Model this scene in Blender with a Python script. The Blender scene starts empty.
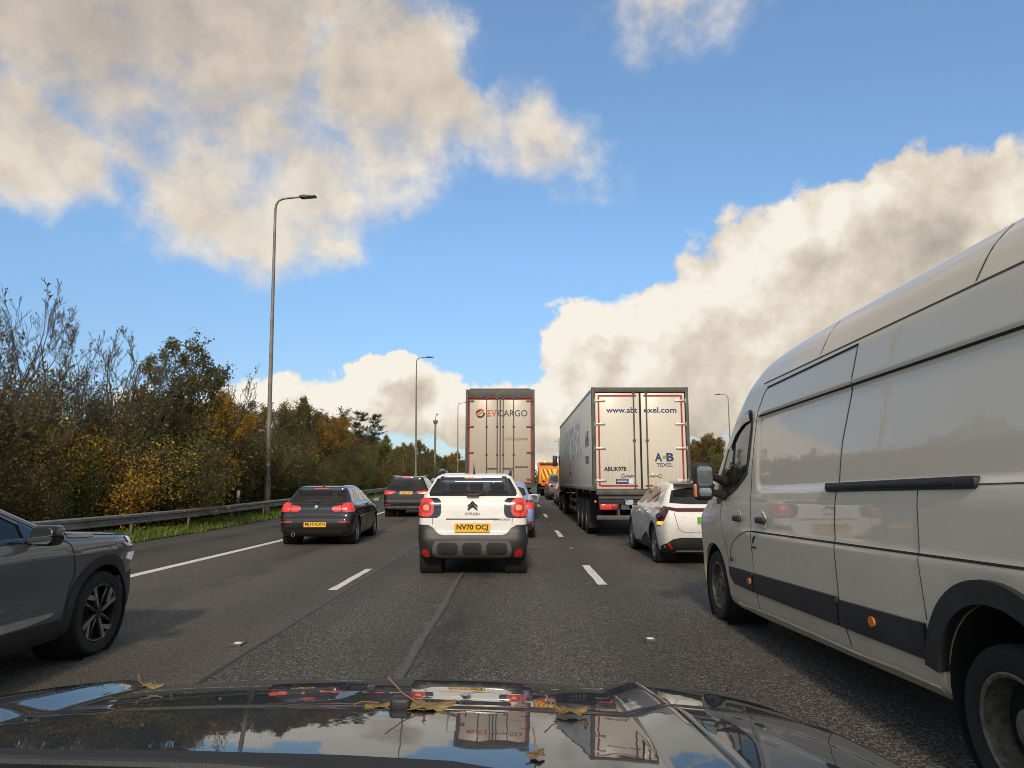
import bpy, bmesh, math, random
import numpy as np
from mathutils import Vector, Matrix, Quaternion
from mathutils.bvhtree import BVHTree
from mathutils.geometry import delaunay_2d_cdt

R = math.radians
PI = math.pi
random.seed(7)
SC = bpy.context.scene
COL = SC.collection

# ------------------------------------------------------------------ camera
cam = bpy.data.cameras.new('camera')
cam.sensor_width = 36.0
cam.lens = 24.08
cam.clip_start = 0.05
cam.clip_end = 6000
cam_ob = bpy.data.objects.new('camera', cam)
COL.objects.link(cam_ob)
cam_ob.location = (0, 0, 1.42)
cam_ob.rotation_euler = (R(90) + 0.14639, 0, 0.00584)
SC.camera = cam_ob

# ------------------------------------------------------------------ exposure
SC.view_settings.view_transform = 'Standard'
SC.view_settings.look = 'None'
SC.view_settings.exposure = 0.0
SC.view_settings.gamma = 1.0
SC.view_settings.use_curve_mapping = False
SC.cycles.use_denoising = True
SC.cycles.filter_width = 0.9
SC.cycles.max_bounces = 8
SC.cycles.transparent_max_bounces = 12
SC.cycles.sample_clamp_indirect = 6.0

SUN_EL, SUN_AZ = 31.0, 183.0          # azimuth clockwise from +Y: behind the camera, to its left


# ------------------------------------------------------------------ node helper
class NT:
    def __init__(s, tree):
        s.t = tree

    def n(s, typ, ins=None, **props):
        nd = s.t.nodes.new(typ)
        for k, v in props.items():
            setattr(nd, k, v)
        for k, v in (ins or {}).items():
            s.set(nd.inputs[k], v)
        return nd

    def set(s, sock, v):
        if isinstance(v, bpy.types.NodeSocket):
            s.t.links.new(v, sock)
        else:
            if hasattr(sock.default_value, '__len__') and not hasattr(v, '__len__'):
                v = [v] * len(sock.default_value)
            if hasattr(v, '__len__') and len(v) == 3 and sock.type == 'RGBA':
                v = (*v, 1)
            sock.default_value = v

    def m(s, op, a, b=None, c=None, clamp=False):
        nd = s.n('ShaderNodeMath', operation=op, use_clamp=clamp)
        for i, v in enumerate((a, b, c)):
            if v is not None:
                s.set(nd.inputs[i], v)
        return nd.outputs[0]

    def vm(s, op, a, b=None, scale=None):
        nd = s.n('ShaderNodeVectorMath', operation=op)
        s.set(nd.inputs[0], a)
        if b is not None:
            s.set(nd.inputs[1], b)
        if scale is not None:
            s.set(nd.inputs['Scale'], scale)
        return nd.outputs['Value'] if op in ('LENGTH', 'DOT_PRODUCT', 'DISTANCE') else nd.outputs[0]

    def noise(s, vec, scale, detail=4, rough=0.5, dist=0.0, lac=2.0, out=0):
        nd = s.n('ShaderNodeTexNoise', {'Scale': scale, 'Detail': detail, 'Roughness': rough, 'Distortion': dist, 'Lacunarity': lac})
        if vec is not None:
            s.set(nd.inputs['Vector'], vec)
        return nd.outputs[out]

    def voro(s, vec, scale, feature='F1', out='Distance', smooth=None, rand=1.0):
        nd = s.n('ShaderNodeTexVoronoi', {'Scale': scale}, feature=feature)
        if vec is not None:
            s.set(nd.inputs['Vector'], vec)
        nd.inputs['Randomness'].default_value = rand
        if smooth is not None:
            nd.inputs['Smoothness'].default_value = smooth
        return nd.outputs[out]

    def mr(s, v, a, b, c=0.0, d=1.0, kind='SMOOTHSTEP'):
        nd = s.n('ShaderNodeMapRange', interpolation_type=kind)
        for k, x in (('Value', v), ('From Min', a), ('From Max', b), ('To Min', c), ('To Max', d)):
            s.set(nd.inputs[k], x)
        return nd.outputs[0]

    def mix(s, f, a, b, blend='MIX'):
        nd = s.n('ShaderNodeMix', data_type='RGBA', blend_type=blend)
        s.set(nd.inputs['Factor'], f)
        s.set(nd.inputs[6], a)
        s.set(nd.inputs[7], b)
        return nd.outputs[2]

    def ramp(s, f, stops, interp='LINEAR'):
        nd = s.n('ShaderNodeValToRGB')
        s.set(nd.inputs[0], f)
        cr = nd.color_ramp
        cr.interpolation = interp
        while len(cr.elements) < len(stops):
            cr.elements.new(0.5)
        for e, (p, c) in zip(cr.elements, stops):
            e.position = p
            e.color = (*c, 1)
        return nd.outputs[0]


# ------------------------------------------------------------------ sky: Nishita + procedural clouds by direction
world = bpy.data.worlds.new('World')
SC.world = world
world.use_nodes = True
wt = world.node_tree
wt.nodes.clear()
W = NT(wt)
geo = W.n('ShaderNodeTexCoord').outputs['Generated']
d = W.vm('NORMALIZE', geo)
sky = W.n('ShaderNodeTexSky', sky_type='NISHITA')
sky.sun_disc = False
sky.sun_elevation = R(SUN_EL)
sky.sun_rotation = R(SUN_AZ)
sky.altitude = 50
sky.air_density = 1.0
sky.dust_density = 0.6
sky.ozone_density = 2.0
sep = W.n('ShaderNodeSeparateXYZ', {0: d})
az = W.m('ARCTAN2', sep.outputs[0], sep.outputs[1])
el = W.m('ARCSINE', sep.outputs[2])
angv = W.n('ShaderNodeCombineXYZ', {0: az, 1: el}).outputs[0]
# ragged edges: push the lookup about with turbulence of several sizes
wn = W.vm('SUBTRACT', W.noise(d, 5.5, 5, 0.62, out=1), (0.5, 0.5, 0.5))
wv = W.vm('MULTIPLY', wn, (0.20, 0.13, 0))
angw = W.vm('ADD', angv, wv)


def blob(azd, eld, ra, re, rot, soft0=1.0, soft1=0.35, wt_=1.0, vec=None):
    mp = W.n('ShaderNodeMapping', {'Vector': vec or angw, 'Location': (R(azd), R(eld), 0), 'Rotation': (0, 0, R(rot)),
                                   'Scale': (R(ra), R(re), 1)}, vector_type='TEXTURE')
    ln = W.vm('LENGTH', mp.outputs[0])
    return W.mr(ln, soft0, soft1, 0.0, wt_)


def union(bs):
    acc = bs[0]
    for b in bs[1:]:
        acc = W.m('MAXIMUM', acc, b)
    return acc


def added(bs):
    acc = bs[0]
    for b in bs[1:]:
        acc = W.m('ADD', acc, b)
    return W.m('MINIMUM', acc, 1.25)


# azimuth, elevation, radii (degrees), rotation
high_mask = union([
    blob(-34, 33, 27, 14, 0), blob(-24, 24.0, 16, 10.0, -14), blob(-11, 31, 11.5, 11, 20), blob(-23, 20.6, 9.0, 5.4, -22),
    blob(-5.5, 30.0, 5.0, 5.0, -25), blob(2.2, 27.4, 9.5, 6.2, -12, 1, 0.1, 0.95), blob(-3.5, 28.6, 8, 5, -20, 1, 0.1, 0.8), blob(-38, 22.5, 9.5, 5.5, 0, wt_=0.9),
    blob(-16.0, 18.4, 6.0, 2.2, -12, 1.0, 0.0, 0.80), blob(16.0, 37.5, 13.5, 6.5, 4, 1.0, 0.0, 0.52),
    blob(35, 33.5, 7, 2.6, 0, 1.0, 0.1, 0.55), blob(-18, 37, 14, 4, 0, 1, 0.2, 0.9),
    # rest of the sky, unseen; more cloud added to warm fill light and reflections
    blob(-75, 30, 25, 14, 0), blob(80, 40, 25, 12, 10), blob(150, 35, 38, 18, 0), blob(-140, 45, 42, 18, 0), blob(180, 55, 70, 20, 0), blob(-80, 58, 45, 14, 0), blob(85, 60, 45, 14, 0), blob(-95, 24, 26, 8, 0), blob(120, 20, 30, 10, 0), blob(-160, 18, 30, 9, 0),
])
LOW = [(10.0, 11.4, 12.5, 8.2, 12), (4.2, 11.4, 5.6, 6.0, 0), (20.5, 15.4, 13.5, 9.2, 24), (29.0, 19.6, 12.5, 5.2, 26),
       (38.5, 19.6, 11, 4.8, 18), (33, 13, 14, 7, 10), (11, 5.8, 17, 4.6, 0), (27, 9, 19, 9, 0), (-7.5, 6.4, 9.5, 4.6, 4), (-1, 5.4, 11, 4.6, 0),
       (-17.5, 5.8, 8.0, 4.8, 6), (-11.8, 9.0, 4.0, 1.7, 22), (-26, 4.0, 10, 5.0, 0), (3.0, 1.5, 22, 1.7, 0),
       (18, 1.8, 12, 2.2, 0), (-42, 2, 12, 4.5, 0), (58, 8, 18, 9, 0), (-75, 5, 22, 7, 0), (120, 8, 40, 10, 0), (-125, 9, 38, 9, 0), (178, 8, 25, 8, 0)]
low_mask = added([blob(*b, 1.0, 0.15) for b in LOW])
angl = W.vm('ADD', angw, (-0.034, 0.040, 0))
low_mask2 = added([blob(*b, 1.0, 0.15, vec=angl) for b in LOW[:14]])
nfine = W.noise(d, 8.0, 9, 0.61)
bil = W.m('SUBTRACT', 1.0, W.voro(W.vm('ADD', d, W.vm('MULTIPLY', wn, (0.09, 0.09, 0.09))), 24.0))
tex_h = W.m('SUBTRACT', nfine, 0.5)
over = W.mr(el, R(44), R(62), 0.0, 0.85)         # unseen cloud cover added overhead to warm the fill light
high_mask = W.m('MAXIMUM', high_mask, over)
dens_h = W.m('MULTIPLY', W.mr(W.m('ADD', high_mask, W.m('MULTIPLY', tex_h, 2.5)), 0.10, 1.12), W.mr(high_mask, 0.0, 0.3))
edge_l = W.m('ADD', W.m('ADD', low_mask, W.m('MULTIPLY', tex_h, 1.5)), W.m('MULTIPLY', W.m('SUBTRACT', bil, 0.62), 0.34))
dens_l = W.m('MULTIPLY', W.mr(edge_l, 0.34, 0.62), W.mr(low_mask, 0.0, 0.2))
sund = Vector((math.sin(R(SUN_AZ)) * math.cos(R(SUN_EL)), math.cos(R(SUN_AZ)) * math.cos(R(SUN_EL)), math.sin(R(SUN_EL))))
nf2 = W.noise(W.vm('ADD', d, (-0.024, 0.0, 0.030)), 8.0, 5, 0.55)
nbig = W.noise(d, 3.4, 2, 0.5)
relief = W.m('MULTIPLY', W.m('SUBTRACT', nfine, nf2), 2.5)
thick_h = W.mr(high_mask, 0.30, 1.0)
grey_up = W.mr(W.m('SUBTRACT', el, W.m('MULTIPLY', az, 0.35)), R(20), R(50))
shade_h = W.m('ADD', W.m('ADD', 0.90, W.m('MULTIPLY', relief, 0.36)), W.m('MULTIPLY', W.m('MULTIPLY', thick_h, grey_up), -0.42), clamp=True)
base_l = W.mr(W.m('ADD', W.m('MULTIPLY', az, -1.0), W.m('MULTIPLY', W.m('SUBTRACT', nbig, 0.5), 1.1)), -0.80, 0.10, 0.60, 0.82)
rim = W.m('MULTIPLY', W.m('SUBTRACT', low_mask, low_mask2), 0.42)
shade_l = W.m('ADD', W.m('ADD', W.m('ADD', base_l, rim), W.m('MULTIPLY', relief, 0.62)), W.m('MULTIPLY', W.m('SUBTRACT', bil, 0.62), 0.10), clamp=True)
col_h = W.ramp(shade_h, [(0.0, (2.6, 2.35, 2.2)), (0.45, (5.1, 4.45, 3.8)), (0.75, (7.2, 6.3, 5.15)), (1.0, (8.9, 8.1, 6.9))])
col_l = W.ramp(shade_l, [(0.0, (3.3, 2.9, 2.5)), (0.4, (5.2, 4.55, 3.75)), (0.75, (7.6, 6.7, 5.4)), (1.0, (9.5, 8.9, 7.8))])
tint = W.ramp(W.mr(el, 0.0, 0.65, kind='LINEAR'), [(0.0, (0.80, 0.86, 1.00)), (0.18, (0.98, 1.08, 1.20)), (0.5, (1.42, 1.66, 1.74)), (1.0, (1.84, 2.04, 2.06))])
skyc = W.mix(1.0, sky.outputs[0], tint, 'MULTIPLY')
c1 = W.mix(W.m('MULTIPLY', dens_h, 0.97), skyc, col_h)
c2 = W.mix(W.m('MULTIPLY', dens_l, 0.98), c1, col_l)
bg = W.n('ShaderNodeBackground', {'Color': c2, 'Strength': 0.10})
wo = W.n('ShaderNodeOutputWorld')
wt.links.new(bg.outputs[0], wo.inputs[0])

sun = bpy.data.lights.new('sun', 'SUN')
sun.energy = 2.9
sun.angle = R(5.0)
sun.color = (1.0, 0.86, 0.67)
sun_ob = bpy.data.objects.new('sun', sun)
COL.objects.link(sun_ob)
sun_ob.rotation_mode = 'QUATERNION'
sun_ob.rotation_quaternion = sund.to_track_quat('Z', 'Y')
sun_ob.location = sund * 60


# ------------------------------------------------------------------ materials
MATS = {}


def new_mat(name):
    m = bpy.data.materials.new(name)
    m.use_nodes = True
    t = m.node_tree
    t.nodes.clear()
    k = NT(t)
    b = k.n('ShaderNodeBsdfPrincipled')
    o = k.n('ShaderNodeOutputMaterial')
    t.links.new(b.outputs[0], o.inputs[0])
    MATS[name] = m
    return m, k, b, o


def pmat(name, col, rough=0.5, metal=0.0, coat=0.0, spec=0.5, emit=None, es=0.0, vary=0.0, vscale=6.0, bump=0.0, bscale=40.0, coat_rough=0.03, alpha=None):
    m, k, b, o = new_mat(name)
    k.set(b.inputs['Roughness'], rough)
    k.set(b.inputs['Metallic'], metal)
    k.set(b.inputs['Coat Weight'], coat)
    k.set(b.inputs['Coat Roughness'], coat_rough)
    k.set(b.inputs['Specular IOR Level'], spec)
    k.set(b.inputs['Base Color'], col)
    co = k.n('ShaderNodeTexCoord').outputs['Object']
    if vary:
        nz = k.noise(co, vscale, 5, 0.6)
        f = k.mr(nz, 0.3, 0.7, 1.0 - vary, 1.0 + vary, 'LINEAR')
        k.set(b.inputs['Base Color'], k.mix(1.0, col, f, 'MULTIPLY'))
        k.set(b.inputs['Roughness'], k.m('ADD', rough, k.m('MULTIPLY', k.m('SUBTRACT', nz, 0.5), 0.25), clamp=True))
    if bump:
        nb = k.noise(co, bscale, 3, 0.6)
        bm = k.n('ShaderNodeBump', {'Strength': bump, 'Distance': 0.01, 'Height': nb})
        k.set(b.inputs['Normal'], bm.outputs[0])
    if emit is not None:
        k.set(b.inputs['Emission Color'], emit)
        k.set(b.inputs['Emission Strength'], es)
    return m


def paint(name, col, metal=0.0, dirt=(0.10, 0.085, 0.06), amount=0.5, low=0.15, high=0.85, rough=0.35, flake=False, coat=1.0, ior=1.5, spray=()):
    """car paint under clear coat, with road film thrown up from the wheels (object space, streaky)."""
    m, k, b, o = new_mat(name)
    co = k.n('ShaderNodeTexCoord').outputs['Object']
    sp = k.n('ShaderNodeSeparateXYZ', {0: co})
    nz = k.noise(k.vm('MULTIPLY', co, (1.4, 1.4, 3.0)), 3.0, 6, 0.65)
    nf = k.noise(co, 60.0, 3, 0.6)
    g = k.mr(k.m('ADD', sp.outputs[2], k.m('MULTIPLY', k.m('SUBTRACT', nz, 0.5), 0.8)), low, high, 1.0, 0.0)
    for sy, sz in spray:            # salt film thrown up round and behind the wheels
        v = k.vm('MULTIPLY', k.vm('SUBTRACT', co, (0, sy - 0.25, sz)), (0, 1.0, 1.35))
        ds = k.m('ADD', k.vm('LENGTH', v), k.m('MULTIPLY', k.m('SUBTRACT', nz, 0.5), 0.7))
        g = k.m('MAXIMUM', g, k.mr(ds, 0.35, 1.15, 0.95, 0.0))
    f = k.m('MULTIPLY', g, k.m('MULTIPLY', amount, k.mr(nf, 0.25, 0.75, 0.6, 1.25, 'LINEAR')), clamp=True)
    k.set(b.inputs['Base Color'], k.mix(f, col, dirt))
    k.set(b.inputs['Metallic'], metal)
    k.set(b.inputs['Roughness'], 0.55)
    k.set(b.inputs['Specular IOR Level'], 0.15)
    k.set(b.inputs['Coat Weight'], k.m('SUBTRACT', coat, k.m('MULTIPLY', f, 0.8), clamp=True))
    k.set(b.inputs['Coat Roughness'], k.m('ADD', 0.02, k.m('MULTIPLY', f, 0.4)))
    k.set(b.inputs['Coat IOR'], ior)
    orange = k.noise(co, 9.0, 2, 0.5)
    bm = k.n('ShaderNodeBump', {'Strength': 0.04, 'Distance': 0.01, 'Height': orange})
    k.set(b.inputs['Coat Normal'], bm.outputs[0])
    return m


paint('white_paint', (0.78, 0.745, 0.68), amount=0.5, high=1.15)
paint('van_white_paint', (0.72, 0.63, 0.495), amount=0.6, dirt=(0.27, 0.215, 0.125), low=0.0, high=1.3, ior=1.5, coat=0.8, spray=((1.05, 0.45), (5.5, 0.42)))
paint('black_paint', (0.008, 0.008, 0.008), amount=0.12, rough=0.3, dirt=(0.05, 0.045, 0.035))
paint('dark_blue_black_paint', (0.008, 0.009, 0.012), amount=0.15, rough=0.3, dirt=(0.05, 0.045, 0.035))
paint('graphite_paint', (0.105, 0.115, 0.112), metal=0.4, amount=0.35, rough=0.32, low=0.05, high=0.8, dirt=(0.055, 0.05, 0.038))
paint('lilac_blue_paint', (0.22, 0.28, 0.48), metal=0.2, amount=0.2)
paint('bonnet_paint', (0.004, 0.004, 0.005), amount=0.0, rough=0.3, ior=1.42)
paint('silver_grey_paint', (0.22, 0.22, 0.22), metal=0.5, amount=0.3)
paint('brown_grey_paint', (0.10, 0.095, 0.09), metal=0.4, amount=0.3)
paint('orange_paint', (0.75, 0.20, 0.015), amount=0.3)
pmat('black_plastic', (0.022, 0.022, 0.022), 0.55, vary=0.3, bump=0.12, bscale=220)
pmat('grey_plastic', (0.019, 0.018, 0.017), 0.5, vary=0.25, bump=0.1, bscale=220)
pmat('gloss_black', (0.006, 0.006, 0.006), 0.12, coat=0.5)
pmat('seam_dark', (0.012, 0.011, 0.010), 0.8)
pmat('silver_trim', (0.42, 0.41, 0.39), 0.38, metal=0.7, vary=0.2)
pmat('chrome', (0.75, 0.75, 0.75), 0.10, metal=1.0)
pmat('steel', (0.42, 0.41, 0.39), 0.45, metal=0.85, vary=0.3)
pmat('rubber', (0.013, 0.0125, 0.012), 0.85, vary=0.35, vscale=25, bump=0.35, bscale=120)
pmat('rim_dark', (0.035, 0.035, 0.036), 0.4, metal=0.6, vary=0.3)
pmat('rim_silver', (0.40, 0.39, 0.37), 0.32, metal=0.85, vary=0.25, vscale=20)
pmat('rim_dirty', (0.17, 0.155, 0.115), 0.55, metal=0.5, vary=0.5, vscale=25)
pmat('glass_dark', (0.018, 0.018, 0.017), 0.03, spec=0.55, vary=0.8, vscale=2.2)
pmat('mirror_glass', (0.50, 0.54, 0.58), 0.02, metal=1.0)
pmat('red_lens', (0.36, 0.012, 0.010), 0.12, coat=0.6, emit=(1.0, 0.03, 0.02), es=0.06)
pmat('red_lit', (0.50, 0.03, 0.022), 0.15, coat=0.6, emit=(1.0, 0.06, 0.04), es=0.24)
pmat('amber_lit', (0.8, 0.3, 0.05), 0.15, emit=(1.0, 0.42, 0.06), es=1.5)
pmat('amber_lens', (0.62, 0.19, 0.03), 0.2, coat=0.6)
pmat('clear_lens', (0.72, 0.74, 0.76), 0.08, coat=1.0)
pmat('plate_yellow', (0.80, 0.43, 0.02), 0.4)
pmat('ink_black', (0.010, 0.010, 0.010), 0.5)
pmat('ink_navy', (0.020, 0.030, 0.11), 0.5)
pmat('ink_grey', (0.13, 0.13, 0.125), 0.5)
pmat('ink_orange', (0.52, 0.10, 0.02), 0.5)
pmat('ink_red', (0.42, 0.02, 0.02), 0.5)
pmat('ink_green', (0.12, 0.36, 0.05), 0.5)
pmat('ink_white', (0.75, 0.75, 0.73), 0.5)
pmat('red_tape', (0.34, 0.012, 0.016), 0.4, vary=0.15)
pmat('seat_cloth', (0.035, 0.036, 0.04), 0.9)
pmat('dash_grey', (0.06, 0.06, 0.062), 0.7)


# ------------------------------------------------------------------ mesh builder
class MB:
    def __init__(s):
        s.bm = bmesh.new()

    def _take(s, tmp, mat=None):
        if mat is not None:
            tmp.transform(mat)
        me = bpy.data.meshes.new('tmp')
        tmp.to_mesh(me)
        tmp.free()
        s.bm.from_mesh(me)
        bpy.data.meshes.remove(me)
        return s

    def box(s, c, size, bev=0.0, seg=2, rot=None):
        t = bmesh.new()
        bmesh.ops.create_cube(t, size=1.0)
        bmesh.ops.scale(t, vec=size, verts=t.verts)
        if bev:
            bmesh.ops.bevel(t, geom=t.edges[:], offset=min(bev, min(size) * 0.45), segments=seg, affect='EDGES', profile=0.5)
        M = Matrix.Translation(c)
        if rot is not None:
            M = M @ (rot.to_matrix().to_4x4() if hasattr(rot, 'to_matrix') else rot)
        return s._take(t, M)

    def prism(s, poly, axis, a, b, bev=0.0):
        """closed 2-D outline extruded along an axis from a to b. axis x: (y,z), y: (x,z), z: (x,y)"""
        t = bmesh.new()

        def P(u, v, w):
            return {'x': (w, u, v), 'y': (u, w, v), 'z': (u, v, w)}[axis]
        va = [t.verts.new(P(u, v, a)) for u, v in poly]
        vb = [t.verts.new(P(u, v, b)) for u, v in poly]
        n = len(poly)
        t.faces.new(va)
        t.faces.new(vb[::-1])
        for i in range(n):
            t.faces.new((va[i], vb[i], vb[(i + 1) % n], va[(i + 1) % n]))
        bmesh.ops.recalc_face_normals(t, faces=t.faces)
        if bev:
            bmesh.ops.bevel(t, geom=t.edges[:], offset=bev, segments=2, affect='EDGES', profile=0.5)
        return s._take(t)

    def tube(s, pts, r, n=8, cap=True):
        pts = [Vector(p) for p in pts]
        rs = r if hasattr(r, '__len__') else [r] * len(pts)
        rings = []
        up = Vector((0, 0, 1))
        prev = None
        for i, p in enumerate(pts):
            a = pts[max(i - 1, 0)]
            b = pts[min(i + 1, len(pts) - 1)]
            dr = (b - a).normalized()
            if prev is None:
                ref = up if abs(dr.z) < 0.9 else Vector((1, 0, 0))
                u = dr.cross(ref).normalized()
            else:
                u = (prev - dr * prev.dot(dr)).normalized()
            prev = u
            v = dr.cross(u)
            rings.append([s.bm.verts.new(p + (u * math.cos(2 * PI * k / n) + v * math.sin(2 * PI * k / n)) * rs[i]) for k in range(n)])
        for A, B in zip(rings, rings[1:]):
            for k in range(n):
                s.bm.faces.new((A[k], A[(k + 1) % n], B[(k + 1) % n], B[k]))
        if cap:
            s.bm.faces.new(rings[0][::-1])
            s.bm.faces.new(rings[-1])
        return s

    def lathe(s, prof, n=32, axis='x', c=(0, 0, 0)):
        """profile of (radius, along-axis) revolved; closed profile when first == last"""
        closed = prof[0] == prof[-1]
        pr = prof[:-1] if closed else prof
        c = Vector(c)
        rings = []
        for r, a in pr:
            ring = []
            for k in range(n):
                th = 2 * PI * k / n
                u, v = r * math.cos(th), r * math.sin(th)
                ring.append(s.bm.verts.new(c + Vector({'x': (a, u, v), 'y': (u, a, v), 'z': (u, v, a)}[axis])))
            rings.append(ring)
        m = len(rings)
        for i in range(m if closed else m - 1):
            A, B = rings[i], rings[(i + 1) % m]
            for k in range(n):
                s.bm.faces.new((A[k], A[(k + 1) % n], B[(k + 1) % n], B[k]))
        return s

    def ball(s, c, size, n=16):
        t = bmesh.new()
        bmesh.ops.create_uvsphere(t, u_segments=n, v_segments=max(6, n // 2), radius=1.0)
        return s._take(t, Matrix.Translation(c) @ Matrix.Diagonal((*size, 1)))

    def quad(s, pts):
        s.bm.faces.new([s.bm.verts.new(p) for p in pts])
        return s

    def mesh(s, me, M=None):
        t = bmesh.new()
        t.from_mesh(me)
        return s._take(t, M)

    def build(s, name, mat, parent=None, angle=38, recalc=True):
        if recalc:
            bmesh.ops.recalc_face_normals(s.bm, faces=s.bm.faces)
        me = bpy.data.meshes.new(name)
        s.bm.to_mesh(me)
        s.bm.free()
        return link(name, me, mat, parent, angle)


def link(name, me, mat, parent=None, angle=38):
    ob = bpy.data.objects.new(name, me)
    COL.objects.link(ob)
    if mat is not None:
        me.materials.clear()
        for x in (mat if isinstance(mat, (list, tuple)) else [mat]):
            me.materials.append(MATS[x] if isinstance(x, str) else x)
    if len(me.polygons):
        me.polygons.foreach_set('use_smooth', [True] * len(me.polygons))
        if angle:
            me.set_sharp_from_angle(angle=R(angle))
    if parent is not None:
        ob.parent = parent
    return ob


def tag(o, label, cat, group=None, kind=None):
    if label:
        o['label'] = label
    if cat:
        o['category'] = cat
    if group:
        o['group'] = group
    if kind:
        o['kind'] = kind
    return o


def thing(name, label, cat, loc=(0, 0, 0), rotz=0.0, group=None, rotx=0.0):
    o = bpy.data.objects.new(name, None)
    o.empty_display_size = 0.3
    COL.objects.link(o)
    o.location = loc
    o.rotation_euler = (rotx, 0, rotz)
    return tag(o, label, cat, group)


def sub_empty(name, parent, loc=(0, 0, 0)):
    o = bpy.data.objects.new(name, None)
    COL.objects.link(o)
    o.parent = parent
    o.location = loc
    return o


def copy_tree(o, parent=None):
    c = o.copy()
    COL.objects.link(c)
    c.parent = parent
    for ch in list(o.children):
        copy_tree(ch, c)
    return c


def set_structure(o):
    o['kind'] = 'structure'
    return o


# ------------------------------------------------------------------ lettering (Blender's own built-in font, turned to mesh)
def text_mesh(txt, size, bold=0.0, width=None, depth=0.002, space=1.0):
    cu = bpy.data.curves.new('lettering', 'FONT')
    cu.body = txt
    cu.size = size
    cu.align_x = 'CENTER'
    cu.align_y = 'CENTER'
    cu.offset = bold
    cu.space_character = space
    cu.extrude = depth
    cu.resolution_u = 3
    ob = bpy.data.objects.new('lettering', cu)
    me = bpy.data.meshes.new_from_object(ob)
    bpy.data.objects.remove(ob)
    co = np.empty(len(me.vertices) * 3)
    me.vertices.foreach_get('co', co)
    co = co.reshape(-1, 3)
    if len(co):
        mn, mx = co.min(0), co.max(0)
        co[:, :2] -= (mn[:2] + mx[:2]) / 2
        if width:
            co[:, 0] *= width / (mx[0] - mn[0])
        me.vertices.foreach_set('co', co.ravel())
    return me


FACE_REAR = Matrix(((1, 0, 0, 0), (0, 0, -1, 0), (0, 1, 0, 0), (0, 0, 0, 1)))      # readable when looking along +Y
FACE_LEFT = Matrix(((0, 0, -1, 0), (-1, 0, 0, 0), (0, 1, 0, 0), (0, 0, 0, 1)))     # readable when looking along +X


def lettering(txt, size, mat, parent, loc, face=FACE_REAR, bold=0.0, width=None, name='lettering', tilt=0.0, space=1.0, depth=0.002):
    mb = MB()
    mb.mesh(text_mesh(txt, size, bold, width, depth, space), Matrix.Translation(loc) @ Matrix.Rotation(tilt, 4, 'X') @ face)
    return mb.build(name, mat, parent, angle=30, recalc=False)


# ------------------------------------------------------------------ outlines
def chaikin(p, it=2, closed=True):
    p = [tuple(q) for q in p]
    for _ in range(it):
        q = []
        n = len(p)
        for i in range(n if closed else n - 1):
            a, b = p[i], p[(i + 1) % n]
            q.append(tuple(0.75 * x + 0.25 * y for x, y in zip(a, b)))
            q.append(tuple(0.25 * x + 0.75 * y for x, y in zip(a, b)))
        p = q if closed else [p[0]] + q + [p[-1]]
    return p


def rrect(u0, v0, u1, v1, r, n=4):
    r = min(r, abs(u1 - u0) / 2 - 1e-4, abs(v1 - v0) / 2 - 1e-4)
    out = []
    for cx, cy, a0 in ((u1 - r, v1 - r, 0), (u0 + r, v1 - r, 90), (u0 + r, v0 + r, 180), (u1 - r, v0 + r, 270)):
        for k in range(n + 1):
            a = R(a0 + 90 * k / n)
            out.append((cx + r * math.cos(a), cy + r * math.sin(a)))
    return out


def mirror_u(poly):
    return [(-u, v) for u, v in poly][::-1]


def stroke(pts, w):
    """a thin closed outline round an open polyline"""
    P = [Vector((*p, 0)) for p in pts]
    L, Rr = [], []
    for i, p in enumerate(P):
        dr = (P[min(i + 1, len(P) - 1)] - P[max(i - 1, 0)]).normalized()
        nn = Vector((-dr.y, dr.x, 0)) * w / 2
        L.append(tuple((p + nn)[:2]))
        Rr.append(tuple((p - nn)[:2]))
    return L + Rr[::-1]


# ------------------------------------------------------------------ vehicle bodies: a smooth solid from a side profile and a width law
def poly_sdf(py, pz, poly):
    P = np.asarray(poly, float)
    dmin = np.full(py.shape, 1e9)
    inside = np.zeros(py.shape, bool)
    n = len(P)
    for i in range(n):
        ax, ay = P[i]
        bx, by = P[(i + 1) % n]
        ex, ey = bx - ax, by - ay
        L2 = ex * ex + ey * ey + 1e-12
        t = np.clip(((py - ax) * ex + (pz - ay) * ey) / L2, 0, 1)
        dx, dy = py - ax - t * ex, pz - ay - t * ey
        dmin = np.minimum(dmin, dx * dx + dy * dy)
        c = ((ay > pz) != (by > pz))
        xi = ax + (pz - ay) * ex / (ey if abs(ey) > 1e-12 else 1e-12)
        inside ^= c & (py < xi)
    dd = np.sqrt(dmin)
    return np.where(inside, -dd, dd)


def smax(a, b, k):
    h = np.maximum(k - np.abs(a - b), 0) / k
    return np.maximum(a, b) + h * h * k * 0.25


def smooth_interp(z, pts, s=0.02):
    zz = np.linspace(pts[0][0] - 0.3, pts[-1][0] + 0.3, 400)
    ww = np.interp(zz, [p[0] for p in pts], [p[1] for p in pts])
    k = max(1, int(s / (zz[1] - zz[0])))
    ker = np.hanning(2 * k + 3)
    ker /= ker.sum()
    pad = len(ker) // 2
    ws = np.convolve(np.pad(ww, pad, mode='edge'), ker, mode='valid')
    return np.interp(z, zz, ws)


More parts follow.
